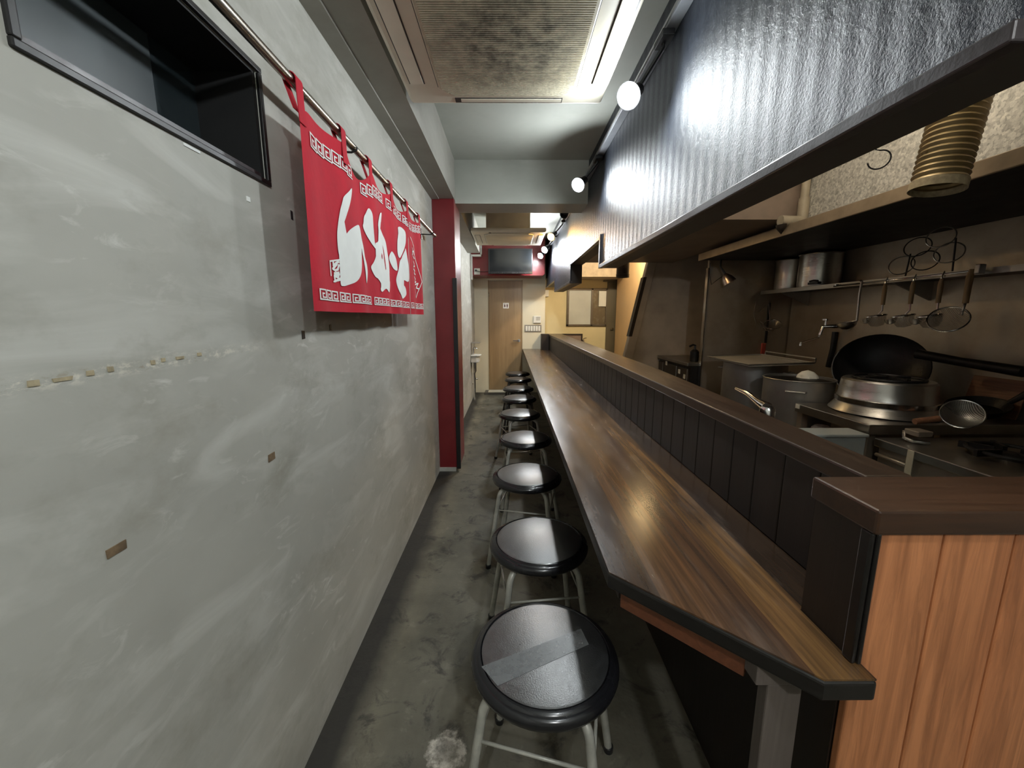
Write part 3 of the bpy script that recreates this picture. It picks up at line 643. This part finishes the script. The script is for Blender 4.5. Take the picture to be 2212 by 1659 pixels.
build('housing', MB().lathe([(0, -.05), (.03, -.05), (.036, .03), (.030, .03), (.026, -.02), (0, -.02)], (.47, 3.60, 2.15), (-.3, -.7, -.5), 24), BLACK, un)
build('arm', MB().tube([(.567, 3.62, 2.29), (.53, 3.63, 2.22), (.48, 3.62, 2.17)], .007, 8), BLACK, un)

# ------------------------------------------------------------------ television corner
tv = thing('wall_television', 'flat black television hung on the red panel over the toilet door', 'television', (.008, 6.1, 1.905))
build('casing', MB().box(-.318, .332, 6.06, 6.115, 1.905, 2.262), BLACK, tv, .006)
build('screen', MB().box(-.298, .312, 6.0575, 6.0595, 1.935, 2.245), SCREEN, tv)
build('bezel', MB().box(-.318, .332, 6.054, 6.0595, 1.905, 1.932), simple('gloss bezel', (.02, .02, .022), .15, 0., .5), tv, .003)
build('wall_bracket', MB().box(-.08, .1, 6.116, 6.269, 2.02, 2.16), BLKM, tv)
ol = thing('wall_outlet', 'pale outlet plate on the red panel left of the television', 'outlet', (-.50, 6.26, 1.90))
build('plate', MB().box(-.545, -.455, 6.262, 6.2695, 1.913, 2.005), WHITE, ol, .003)
build('plug', MB().box(-.53, -.50, 6.235, 6.262, 1.96, 1.985), BLACK, ol, .003)
tag(build('television_cable', MB().tube([(-.51, 6.245, 1.968), (-.47, 6.225, 1.955), (-.40, 6.23, 1.95), (-.30, 6.2, 1.955), (-.25, 6.125, 1.97)], .004, 6), BLACK), 'thin dark cable from the outlet plate to the television', 'cable')

ic = thing('intercom', 'small white speaker box above the light switches', 'intercom', (.453, YD - .01, 1.17))
build('case', MB().box(.392, .515, YD - .03, YD - .0005, 1.178, 1.292), WHITE, ic, .004)
sp_ = MB()
for i in range(5): sp_.box(.435, .50, YD - .0316, YD - .0302, 1.222 + i * .012, 1.228 + i * .012)
build('speaker_slots', sp_, simple('grey slots', (.25, .24, .22), .6), ic)
sw = thing('switch_panel', 'grey panel with a row of six light switches on the cream wall', 'light switch', (.385, YD - .01, 1.02))
build('plate', MB().box(.245, .526, YD - .010, YD - .0005, 1.026, 1.146), simple('grey plate', (.20, .185, .16), .5), sw, .003)
for i in range(6): build('switch', MB().box(.262 + i * .0425, .262 + i * .0425 + .032, YD - .016, YD - .0102, 1.045, 1.127), WHITE, sw, .003)

hb = thing('hand_basin', 'small white corner hand basin on the left wall by the toilet', 'basin', (-.52, 6.05, .58))
build('bowl', MB().prism([(XW + .001, 5.92, .60), (-.50, 5.92, .60), (-.47, 5.96, .60), (-.46, 6.10, .60), (XW + .001, 6.18, .60)], (0, 0, .095)), simple('white porcelain', (.70, .70, .66), .22, 0., .3, .03), hb, .012, seg=3)
build('bowl_rim', MB().prism([(XW + .001, 5.90, .695), (-.49, 5.90, .695), (-.445, 5.95, .695), (-.435, 6.11, .695), (XW + .001, 6.20, .695)], (0, 0, .018)), WHITE, hb, .006, seg=3)
build('tap', MB().tube([(-.555, 6.05, .713), (-.555, 6.05, .80), (-.53, 6.05, .82), (-.50, 6.05, .80)], .012, 10), CHROME, hb)
build('waste_pipe', MB().tube([(-.53, 6.05, .60), (-.53, 6.05, .46), (-.55, 6.05, .42), (-.545, 6.05, .36), (-.545, 6.05, .0)], .017, 12), CHROME, hb)
build('supply_pipe', MB().tube([(-.555, 6.12, .60), (-.555, 6.12, .25), (-.585, 6.12, .25)], .009, 8), CHROME, hb)
build('stop_valve', MB().tube([(-.555, 6.12, .33), (-.50, 6.10, .33)], .012, 8), CHROME, hb)
gs = thing('basin_shelf', 'thin dark shelf on the wall above the hand basin', 'shelf', (-.52, 6.05, .87))
build('plate', MB().box(XW + .001, -.45, 5.97, 6.13, .886, .897), ALUM, gs, .003)
build('mirror_back', MB().box(XW + .001, XW + .006, 5.98, 6.12, .72, .886), ALUM, gs)

# ------------------------------------------------------------------ kitchen: hood, shelf, cladding
h = thing('range_hood', 'galvanised kitchen hood with black inside over the stoves', 'hood', (1.9, 2.0, 1.70))
build('lip', MB().box(1.50, 1.512, .70, 3.285, 1.712, 1.765), simple('tan hood lip', (.36, .28, .19), .4, .3), h, .003)
build('front_panel', MB().box(1.606, 1.618, .70, 2.295, 1.737, ZC - .001), GALV, h)
build('underside', MB().box(1.513, XR - .009, .70, 3.285, 1.718, 1.735), HOODIN, h)
pw = struct('wall_stove_end', MB().box(1.60, XR - .001, 3.30, 3.325, 0, 1.72), STEEL)
struct('trim_8', MB().box(1.592, 1.60, 3.292, 3.33, 0, 1.66), CHROME, pw)
fd = thing('flexible_duct', 'amber ribbed flexible duct hanging in front of the hood', 'duct', (1.32, 1.30, 1.66))
mb = MB(); pa = []; ra = []; n = 96
for i in range(n + 1):
    q = i / n; pa.append((1.315 + .13 * q ** 1.1, 1.30 + .02 * q, 1.672 + .772 * q)); ra.append(.0615 + (.0045 if i % 2 else -.001))
mb.tube(pa, .06, 28, False, False, ra)
build('hose', mb, DUCT, fd)
build('collar', MB().tube([(1.313, 1.30, 1.655), (1.316, 1.30, 1.680)], .0665, 28, False, False), MARKO, fd)
pp = thing('drain_pipe', 'beige plastic pipe with elbow at the corner of the kitchen ceiling box', 'pipe', (1.55, 2.25, 1.73))
build('riser', MB().tube([(1.580, 2.262, 2.44), (1.580, 2.262, 1.89)], .0205, 16), PVC, pp)
build('elbow', MB().tube([(1.580, 2.262, 1.90), (1.580, 2.262, 1.80), (1.575, 2.260, 1.787), (1.56, 2.258, 1.783), (1.455, 2.25, 1.783)], .0265, 16), PVC, pp)
build('plug', MB().lathe([(.0265, 0), (.022, .02), (.0, .05)], (1.462, 2.25, 1.762), (.1, 0, -1), 16), BROWN, pp)
tag(build('wire_hook', MB().tube([(XS + .0015, .84, 1.66), (XS + .003, .842, 1.594)] + [tuple(v) for v in arc((XS + .012, .842, 1.576), (.707, -.707, 0), (0, 0, 1), .017, PI / 2, -PI * .95, 18)], .0014, 6), BLKM), 'thin black curled wire hanging under the bulkhead edge', 'wire')

sh = thing('kitchen_shelf', 'dark steel shelf on the kitchen back wall under the hood', 'shelf', (2.16, 2.2, 1.45))
build('board', MB().box(2.03, XR - .009, 1.0, 3.28, 1.462, 1.472), simple('dark steel shelf', (.07, .062, .055), .4, .6), sh, .002)
build('front_lip', MB().box(2.024, 2.03, 1.0, 3.28, 1.452, 1.478), ALUM, sh)
for y in (1.2, 2.2, 3.1): build('bracket', MB().prism([(XR - .009, y, 1.46), (2.06, y, 1.46), (XR - .009, y, 1.36)], (0, .012, 0)), ALUM, sh)
rl = thing('utensil_rail', 'thin steel rail below the shelf holding the ladles', 'rail', (1.99, 2.1, 1.44))
build('bar', MB().tube([(1.99, 1.74, 1.466), (1.99, 2.50, 1.458)], .0045, 8), CHROME, rl)
for y in (1.745, 2.49): build('bracket', MB().tube([(1.99, y, 1.463), (2.022, y, 1.466)], .005, 8), CHROME, rl)
build('clamp', MB().box(1.975, 2.005, 1.722, 1.742, 1.452, 1.492), ALUM, rl, .004)
def pot(name, label, cx, cy, z0, z1, r, mat, cat='pot', lidm=None):
    p = thing(name, label, cat, (cx, cy, z0)); t_ = .004
    build('wall', MB().lathe([(0, z0), (r - .012, z0), (r - .003, z0 + .006), (r, z0 + .02), (r, z1 - .004), (r + .006, z1), (r + .003, z1 + .003), (r - t_, z1), (r - t_, z0 + .01), (0, z0 + .008)], (cx, cy, 0), seg=48), mat, p)
    return p
def handles(p, cx, cy, z, r, ang, mat):
    for a in (ang, ang + PI):
        u = Vector((math.cos(a), math.sin(a), 0)); v = Vector((-u.y, u.x, 0)); c0 = Vector((cx, cy, z)) + u * (r - .002)
        build('handle', MB().tube([c0 - v * .045, c0 - v * .042 + u * .032, c0 + v * .042 + u * .032, c0 + v * .045], .006, 8), mat, p)
p = pot('stainless_container', 'tall steel container on the shelf, the one nearer the corner', 2.16, 3.155, 1.4722, 1.70, .098, STEELP, 'container')
p = pot('stainless_container', 'wider tall steel container on the shelf with a dark clasp', 2.163, 2.86, 1.4722, 1.70, .125, STEELP, 'container')
build('clasp', MB().box(2.045, 2.07, 2.71, 2.80, 1.49, 1.505).tube([(2.05, 2.715, 1.51), (2.045, 2.75, 1.515), (2.05, 2.79, 1.512)], .006, 8), BLKM, p)

def ladle(y, label):
    l = thing('long_ladle', label, 'ladle', (1.985, y, 1.2))
    build('handle', MB().tube([(1.978, y, 1.475), (1.985, y, 1.468), (1.982, y, 1.40), (1.984, y - .005, 1.25)], .0065, 8), STEELP, l)
    build('bowl', MB().lathe([(0, -.045), (.024, -.040), (.042, -.022), (.050, 0), (.047, 0), (.040, -.02), (.022, -.036), (0, -.041)], (1.96, y + .035, 1.243), (-.18, .1, 1), 28), STEELP, l)
ladle(2.30, 'long steel ladle hanging leftmost on the utensil rail')
def strainer(y, label):
    l = thing('noodle_strainer', label, 'strainer', (1.985, y, 1.23), 'noodle strainers on the utensil rail')
    build('hook', MB().tube([(1.992, y, 1.452), (1.985, y, 1.476), (1.978, y, 1.455), (1.978, y, 1.445)], .0032, 6), CHROME, l)
    build('handle', MB().tube([(1.978, y, 1.445), (1.978, y, 1.42), (1.978, y - .002, 1.335)], .0105, 10, False, True, [.006, .0105, .0095]), HWOOD, l)
    build('shank', MB().tube([(1.978, y - .002, 1.337), (1.976, y - .006, 1.305), (1.97, y + .006, 1.285)], .004, 8), STEELP, l)
    build('rim', MB().ring((1.965, y + .012, 1.277), (-.15, .1, 1), .042, .0045), CHROME, l)
    build('basket', MB().lathe([(.041, 0), (.038, -.03), (.026, -.052), (0, -.058)], (1.965, y + .012, 1.277), (-.15, .1, 1), 28), GAUZE, l)
    build('side_cup', MB().lathe([(0, -.028), (.016, -.024), (.022, -.010), (.024, 0), (.022, 0), (.014, -.020), (0, -.024)], (1.965, y + .076, 1.262), (-.1, .1, 1), 24), STEELP, l)
for y, lb in ((2.145, 'wooden handled noodle strainer beside the long ladle'), (1.997, 'wooden handled noodle strainer second from the long ladle'), (1.868, 'wooden handled noodle strainer next to the flat sieve')): strainer(y, lb)
l = thing('flat_sieve', 'round flat wire sieve hanging at the right end of the rail', 'sieve', (1.985, 1.765, 1.23))
build('handle', MB().tube([(1.985, 1.758, 1.474), (1.982, 1.758, 1.44), (1.98, 1.755, 1.33)], .0115, 10, False, True, [.008, .0125, .0105]), HWOOD, l)
build('shank', MB().tube([(1.98, 1.755, 1.335), (1.975, 1.758, 1.28)], .005, 8), STEELP, l)
build('rim', MB().ring((1.955, 1.79, 1.262), (-.62, -.45, .55), .066, .0035), CHROME, l)
build('gauze', MB().lathe([(0, -.008), (.035, -.006), (.066, 0)], (1.955, 1.79, 1.262), (-.62, -.45, .55), 30), GAUZE, l)

wr_ = thing('wire_bowl_rack', 'dark wire rack of open rings standing on the kitchen shelf', 'rack', (2.14, 2.05, 1.473))
for i, (y, z) in enumerate(((2.20, 1.545), (2.09, 1.555), (1.97, 1.575), (2.14, 1.63), (2.02, 1.655))):
    build('ring', MB().ring((2.10 + .012 * (i % 2), y, z), (-.75, -.45, .35), .052, .0028, 28, 6), BLKM if i % 2 else STEELP, wr_)
build('base_frame', MB().tube([(2.10, 1.93, 1.477), (2.10, 2.24, 1.477), (2.24, 2.24, 1.477), (2.24, 1.93, 1.477)], .004, 6, True).tube([(2.11, 1.95, 1.48), (2.11, 1.96, 1.64)], .004, 6).tube([(2.11, 2.18, 1.48), (2.11, 2.17, 1.60)], .004, 6), BLKM, wr_)

wf = thing('wall_faucet', 'chrome wall faucet with swivel spout on the stainless wall', 'faucet', (2.2, 2.77, 1.09))
build('body', MB().tube([(XR - .009, 2.70, 1.212), (2.22, 2.74, 1.21), (2.17, 2.775, 1.207), (2.16, 2.78, 1.15)], .013, 12).lathe([(0, 0), (.03, 0), (.028, .008), (0, .01)], (XR - .009, 2.70, 1.212), (-1, 0, 0), 20), CHROME, wf)
build('spout', MB().tube([(2.16, 2.78, 1.155), (2.155, 2.785, 1.13), (2.03, 2.735, 1.105), (1.985, 2.715, 1.098), (1.983, 2.714, 1.078)], .0075, 10), CHROME, wf)
build('valve', MB().lathe([(.008, 0), (.008, .03), (.024, .034), (.024, .044), (0, .048)], (2.18, 2.768, 1.215), (0, 0, 1), 18), CHROME, wf)
tag(build('dark_tube', MB().tube([(2.2765, 2.80, 1.17), (2.2765, 2.80, 1.05), (2.2765, 2.82, .92)], .016, 10), BLACK), 'dark tube running down the wall under the chrome faucet', 'hose')  # plain dark upright tube against the cladding

wk = thing('wire_skimmer', 'wire basket skimmer hanging on the stainless end wall', 'skimmer', (2.07, 3.26, 1.15))
build('basket', MB().ring((2.12, 3.235, 1.215), (-.25, -.5, .75), .062, .003).ring((2.05, 3.24, 1.20), (.5, -.5, .6), .048, .003).ring((2.10, 3.25, 1.17), (0, -.3, 1), .035, .0025), CHROME, wk)
build('gauze', MB().lathe([(0, -.045), (.03, -.035), (.062, 0)], (2.12, 3.235, 1.215), (-.25, -.5, .75), 24), GAUZE, wk)
build('hanger', MB().tube([(2.0, 3.29, 1.40), (1.985, 3.28, 1.30), (2.0, 3.26, 1.22)], .003, 6).tube([(2.02, 3.28, 1.31), (2.12, 3.28, 1.40)], .003, 6).tube([(2.10, 3.29, 1.41), (2.11, 3.25, 1.22)], .004, 6), CHROME, wk)
sk = thing('red_handled_turner', 'dark turner with red handle hanging on the stainless end wall', 'utensil', (2.1, 3.28, .93))
build('blade', MB().box(2.105, 2.125, 3.2925, 3.2995, 1.06, 1.39), BLKM, sk, .002)
build('grip', MB().box(2.082, 2.115, 3.283, 3.2995, .925, 1.06), REDP, sk, .004)
cl = thing('clamp_lamp', 'small tarnished reflector lamp under the hood corner', 'lamp', (1.71, 3.2, 1.5))
build('shade', MB().lathe([(.014, -.07), (.024, -.06), (.040, -.03), (.050, .01), (.047, .01), (.036, -.03), (0, -.055)], (1.72, 3.2, 1.545), (.45, -.25, -.8), 28), COPPER, cl)
build('arm', MB().tube([(1.66, 3.24, 1.715), (1.655, 3.23, 1.66), (1.69, 3.21, 1.605)], .007, 8), BLKM, cl)
build('cord', MB().tube([(1.69, 3.22, 1.60), (1.64, 3.24, 1.56), (1.62, 3.28, 1.53), (1.606, 3.29, 1.60), (1.60, 3.288, 1.70)], .003, 6), BLACK, cl)

# ------------------------------------------------------------------ kitchen: stoves and pots
lr = thing('low_gas_range', 'low stock pot range at the end wall', 'stove', (1.83, 2.68, 0))
build('cabinet', MB().box(1.42, 2.26, 2.09, 3.28, 0, .42), STEEL, lr, .004)
build('grate', MB().box(1.44, 2.24, 2.09, 3.26, .42, .44), SOOT, lr, .004)
p = pot('stock_pot', 'tall stock pot under the square tray lid', 1.70, 2.74, .44, .965, .195, ALUM)
handles(p, 1.70, 2.74, .91, .195, 2.2, ALUM)
ty = thing('tray_lid', 'pale square tray with wire handle lying on the stock pot', 'tray', (1.68, 2.72, .97))
build('tray', MB().prism([(1.475, 2.43, .969), (1.875, 2.43, .982), (1.905, 3.0, .982), (1.50, 3.0, .969)], (0, 0, .006)), simple('dull pale tray', (.40, .37, .32), .4, .3), ty, .002)
rm = [Vector(v) for v in ((1.475, 2.43, .980), (1.875, 2.43, .993), (1.905, 3.0, .993), (1.50, 3.0, .980))]
build('rim', MB().tube(rm, .0055, 8, True), STEELP, ty)
build('wire_handle', MB().tube([(1.895, 2.45, .992), (1.897, 2.45, 1.018), (1.915, 2.97, 1.018), (1.913, 2.97, .992)], .0045, 8), STEELP, ty)
p = pot('soup_pot', 'round dull pot with a lid between tray pot and steel steamer', 1.665, 2.262, .44, .925, .172, ALUM)
handles(p, 1.665, 2.262, .87, .172, .9, ALUM)
lid = build('lid', MB().lathe([(0, .922), (.10, .918), (.160, .910), (.160, .913), (.10, .922), (0, .926)], (1.665, 2.262, 0), seg=40), SOOT, p)
build('rag', MB().lathe([(0, .045), (.03, .035), (.05, .015), (.055, 0), (0, 0)], (1.72, 2.27, .925), (0, 0, 1), 9), PAPER, p)
tb = thing('steel_work_table', 'stainless worktable carrying the steamer pot', 'table', (1.89, 1.84, 0))
build('top', MB().box(1.522, 2.27, 1.625, 2.07, .775, .82), TABLE, tb, .004)
for x in (1.535, 2.22):
    for y in (1.64, 2.03): build('leg', MB().box(x, x + .035, y, y + .035, 0, .775), STEEL, tb, .003)
build('undershelf', MB().box(1.54, 2.25, 1.64, 2.05, .30, .32), STEEL, tb)
build('paper_label', MB().box(1.5185, 1.5218, 2.035, 2.062, .795, .815), PAPER, tb)
rg = MB().lathe([(0, .045), (.03, .043), (.045, .03), (.05, .012), (.04, 0), (0, 0)], (1.60, 1.97, .6805), (0, 0, 1), 9)
tag(build('crumpled_cloth', rg, simple('dirty cloth', (.50, .42, .36), .9, 0., 0., .35, 50, .4)), 'crumpled pale cloth under the worktable edge', 'cloth')
build('ledge', MB().box(1.545, 1.70, 1.86, 2.045, .672, .680), STEEL, tb)
st = thing('steamer_pot', 'wide polished steamer pot with flared base on the worktable', 'pot', (1.80, 1.865, .82))
build('base', MB().lathe([(0, .821), (.205, .821), (.212, .826), (.207, .834), (.190, .858), (.186, .866), (0, .866)], (1.80, 1.865, 0), seg=56), STEELP, st)
build('band', MB().lathe([(.184, .866), (.190, .868), (.190, .889), (.184, .891)], (1.80, 1.865, 0), seg=56), CHROME, st)
build('wall', MB().lathe([(.184, .890), (.182, .894), (.177, .93), (.172, .972), (.164, .980), (0, .980)], (1.80, 1.865, 0), seg=56), STEELP, st)
build('top_grate', MB().ring((1.80, 1.865, .986), (0, 0, 1), .13, .006).box(1.70, 1.90, 1.855, 1.875, .981, .993).box(1.79, 1.81, 1.765, 1.965, .981, .993), SOOT, st)
wo = thing('iron_wok', 'black iron wok leaning upright behind the steamer pot', 'wok', (2.0, 2.1, .83))
n_ = Vector((-.62, -.58, .53)).normalized(); cw = Vector((2.03, 2.165, .992))
build('pan', MB().lathe([(0, -.070), (.07, -.062), (.13, -.038), (.175, -.006), (.198, .026), (.203, .026), (.181, -.010), (.134, -.045), (.07, -.070), (0, -.078)], cw, n_, 48), SOOT, wo)
rm_ = n_.orthogonal()
build('handle', MB().tube([(2.09, 2.03, 1.085), (2.13, 1.86, 1.063), (2.15, 1.64, 1.045)], .016, 12, False, True, [.024, .021, .024]), SOOT, wo)
h2 = thing('iron_pan', 'second black pan behind the wok, handle pointing right', 'pan', (2.1, 2.0, .82))
build('pan', MB().lathe([(0, -.03), (.078, -.028), (.105, .01), (.102, .01), (.076, -.022), (0, -.024)], (2.135, 1.765, .868), (-.25, -.1, .95), 40), SOOT, h2)
build('handle', MB().tube([(2.16, 1.675, .905), (2.18, 1.64, .95), (2.195, 1.585, .972)], .014, 10, False, True, [.010, .014, .017]), SOOT, h2)
build('handle_tip', MB().tube([(2.193, 1.60, .966), (2.20, 1.55, .977)], .018, 10), simple('dusky wood tip', (.13, .075, .065), .5), h2)
tag(build('leaning_board', MB().prism([(2.235, 1.70, .821), (2.235, 1.92, .821), (2.285, 1.93, .99), (2.285, 1.71, .99)], (.007, 0, 0)), BOARDW, None, .002), 'scorched reddish board leaning on the wall behind the worktable', 'board')
s2 = thing('gas_stove', 'stainless gas stove at the near end of the kitchen line', 'stove', (1.9, 1.2, 0))
build('cabinet', MB().box(1.556, 2.27, .80, 1.605, 0, .735), STEEL, s2, .004)
build('top', MB().box(1.538, 2.27, .79, 1.612, .735, .77), TABLE, s2, .004)
build('front_post', MB().box(1.534, 1.5378, 1.44, 1.466, .665, .768), simple('yellowed plastic', (.52, .48, .36), .5), s2, .002)
build('front_rail', MB().tube([(1.545, 1.47, .70), (1.545, 1.60, .70)], .008, 8), STEEL, s2)
for (x, y) in ((1.80, 1.36), (1.80, 1.0), (2.1, 1.18)):
    b = build('burner', MB().lathe([(0, .79), (.03, .79), (.045, .783), (.05, .7705), (0, .7705)], (x, y, 0), seg=24), SOOT, s2)
    g = MB().ring((x, y, .793), (0, 0, 1), .11, .007)
    for i in range(6):
        u = Vector((math.cos(i * PI / 3), math.sin(i * PI / 3), 0)); g.obox(Vector((x, y, .79)) + u * .085, u * .045, Vector((-u.y, u.x, 0)) * .006, (0, 0, .012))
    build('pan_support', g, SOOT, b)
gb = thing('grill_clip', 'small metal clip lying on the stove edge', 'clip', (1.65, 1.54, .77))
build('grip', MB().box(1.62, 1.68, 1.515, 1.575, .80, .822), STEEL, gb, .004)
build('jaw', MB().tube([(1.625, 1.58, .806), (1.61, 1.56, .785), (1.62, 1.53, .778), (1.66, 1.505, .778)], .007, 8), CHROME, gb)
lz = thing('mesh_skimmer', 'round mesh skimmer propped on the stove beside the steamer pot', 'skimmer', (1.83, 1.58, .79))
build('rim', MB().ring((1.83, 1.56, .885), (-.6, -.55, .58), .062, .003), CHROME, lz)
build('gauze', MB().lathe([(0, -.02), (.032, -.014), (.062, 0)], (1.83, 1.56, .885), (-.6, -.55, .58), 30), GAUZE, lz)
build('handle', MB().tube([(1.785, 1.60, .855), (1.75, 1.61, .846), (1.70, 1.615, .838)], .013, 10), BOARDW, lz)
bx = thing('storage_box', 'pale grey lidded box below the worktable front', 'box', (1.34, 1.66, .50))
build('tub', MB().box(1.205, 1.500, 1.605, 1.70, .50, .772), GREYBOX, bx, .006)
build('lid', MB().box(1.200, 1.506, 1.600, 1.706, .772, .786), GREYBOX, bx, .004)
tag(build('lower_bench', MB().box(1.20, 1.52, 1.20, 2.06, 0, .4995), STEEL, None, .004), 'low steel bench carrying the pale grey box', 'bench')

# sink side behind the upstand
sb = thing('sink_bench', 'stainless sink bench behind the counter upstand', 'sink', (.95, 1.8, 0))
build('top', MB().prism([(.706, .66, .80), (1.03, .66, .80), (1.03, 3.2, .80), (.90, 3.2, .80), (.86, 2.6, .80)], (0, 0, .03)), STEEL, sb, .004)
build('cabinet', MB().box(.92, 1.01, .72, 3.18, 0, .80), STEEL, sb)
tp = thing('mixer_tap', 'chrome mixer tap with a long lever behind the upstand cap', 'tap', (.95, 1.42, .83))
build('body', MB().lathe([(.028, .83), (.028, .875), (.026, .90), (.026, .935), (.020, .945), (0, .946)], (.955, 1.435, 0), seg=28), CHROME, tp)
build('spout', MB().tube([(.955, 1.435, .87), (.99, 1.445, .885), (1.015, 1.45, .87)], .012, 10), CHROME, tp)
build('lever', MB().tube([(.955, 1.44, .940), (.957, 1.50, .950), (.965, 1.58, .965), (.985, 1.70, .965)], .008, 10, False, True, [.020, .013, .010, .007]), CHROME, tp)

# worktop past the end wall
cf = thing('undercounter_fridge', 'undercounter fridge with labelled dark doors past the end wall', 'fridge', (1.9, 3.7, 0))
build('top', MB().box(1.50, 2.27, 3.335, 4.035, .862, .89), TABLE, cf, .004)
build('cabinet', MB().box(1.53, 2.27, 3.34, 4.03, .0, .862), BLKM, cf)
for a, b in ((3.35, 3.56), (3.575, 3.88), (3.895, 4.02)):
    dr = build('door', MB().box(1.512, 1.53, a, b, .12, .835), simple('dark bronze door', (.05, .04, .03), .35, .4), cf, .003)
    build('door_edge', MB().box(1.506, 1.512, a, a + .008, .12, .835), ALUM, dr)
for y, z in ((3.80, .815), (3.50, .775), (3.39, .745)): o = build('sticker', MB().box(1.5085, 1.5118, y, y + .035, z, z + .038), PAPER, cf)
ds = thing('pump_bottle', 'dark pump bottle on the fridge top against the end wall', 'bottle', (1.62, 3.45, .89))
build('bottle', MB().lathe([(0, .891), (.034, .891), (.036, .90), (.036, .975), (.020, .992), (.014, .995), (0, .995)], (1.61, 3.46, 0), seg=24), BLACK, ds)
build('pump', MB().tube([(1.61, 3.46, .995), (1.61, 3.46, 1.03), (1.585, 3.45, 1.035), (1.555, 3.44, 1.022)], .009, 8), BLACK, ds)

# ------------------------------------------------------------------ kitchen lamps
bl = thing('cylinder_downlight', 'black cylinder downlight hanging beyond the kitchen ceiling box', 'lamp', (1.19, 4.2, 1.67))
build('housing', MB().lathe([(0, 2.44), (.064, 2.44), (.064, 1.70), (.066, 1.69), (.066, 1.672), (.056, 1.672), (.054, 1.70), (0, 1.70)], (1.155, 4.2, 0), seg=32), BLKM, bl)
build('ring', MB().ring((1.155, 4.2, 1.70), (0, 0, 1), .066, .003), BLKM, bl)
wl_ = thing('ceiling_bulb', 'warm bulb on the ceiling of the rear kitchen', 'lamp', (1.42, 5.15, 2.2))
build('socket', MB().lathe([(0, ZC - .001), (.04, ZC - .001), (.035, 2.36), (.02, 2.33), (0, 2.33)], (1.42, 5.15, 0), seg=20), WHITE, wl_)
build('bulb', MB().sphere((1.42, 5.15, 2.29), .045, 20), WARM, wl_)
rl_ = thing('recessed_downlight', 'warm round downlight under the kitchen ceiling box', 'lamp', (1.10, 3.1, 1.79))
build('trim_ring', MB().lathe([(.075, 1.7995), (.075, 1.795), (.062, 1.793), (.060, 1.7995)], (1.06, 3.0, 0), seg=32), WHITE, rl_)
build('lens', MB().lathe([(0, 1.7985), (.060, 1.7985), (.060, 1.7992), (0, 1.7992)], (1.06, 3.0, 0), seg=32), emit('downlight lens', (1., .68, .32, 1), 60.), rl_)
kl = thing('kitchen_ceiling_lamp', 'plain tube lamp on the kitchen ceiling above the sink bench', 'lamp', (1.05, 1.45, 2.40))
build('base', MB().box(1.01, 1.09, 1.05, 1.85, 2.415, ZC), WHITE, kl, .004)
build('tube', MB().tube([(1.05, 1.08, 2.395), (1.05, 1.82, 2.395)], .014, 12), emit('kitchen tube glass', (1., .86, .68, 1), 62.), kl)
el = thing('fill_ceiling_lamp', 'unseen flat white fill lamp added behind the camera', 'lamp', (.5, -1.6, 2.38))  # fill lamp added out of view to raise the ambient light
build('base', MB().lathe([(0, ZC - .001), (.2, ZC - .001), (.2, 2.41), (0, 2.41)], (.55, -1.5, 0), seg=32), WHITE, el)
build('diffuser', MB().lathe([(.19, 2.409), (.19, 2.385), (.15, 2.365), (0, 2.355)], (.55, -1.5, 0), seg=32), emit('fill lamp diffuser', (1., .93, .82, 1), 14.), el)

# ------------------------------------------------------------------ world, camera, view
wd = bpy.data.worlds.new('world'); SC.world = wd; wd.use_nodes = True
wd.node_tree.nodes['Background'].inputs[0].default_value = (.6, .7, .8, 1); wd.node_tree.nodes['Background'].inputs[1].default_value = .05
cam = bpy.data.cameras.new('camera'); co = bpy.data.objects.new('camera', cam); COL.objects.link(co); SC.camera = co
F = 860.; cam.sensor_fit = 'HORIZONTAL'; cam.sensor_width = 36.; cam.lens = 36. * F / 2212.; cam.clip_start = .02
pit = math.atan(144. / F); yaw = math.atan(4.5 / (F / math.cos(pit)))
co.location = (0, 0, 1.27); co.rotation_euler = (PI / 2 - pit, 0, -yaw)
vs = SC.view_settings; vs.view_transform = 'Standard'; vs.look = 'None'; vs.gamma = 1.; vs.exposure = .42; vs.use_curve_mapping = False
SC.cycles.use_denoising = True
SC.cycles.max_bounces = 8; SC.cycles.sample_clamp_indirect = 6.
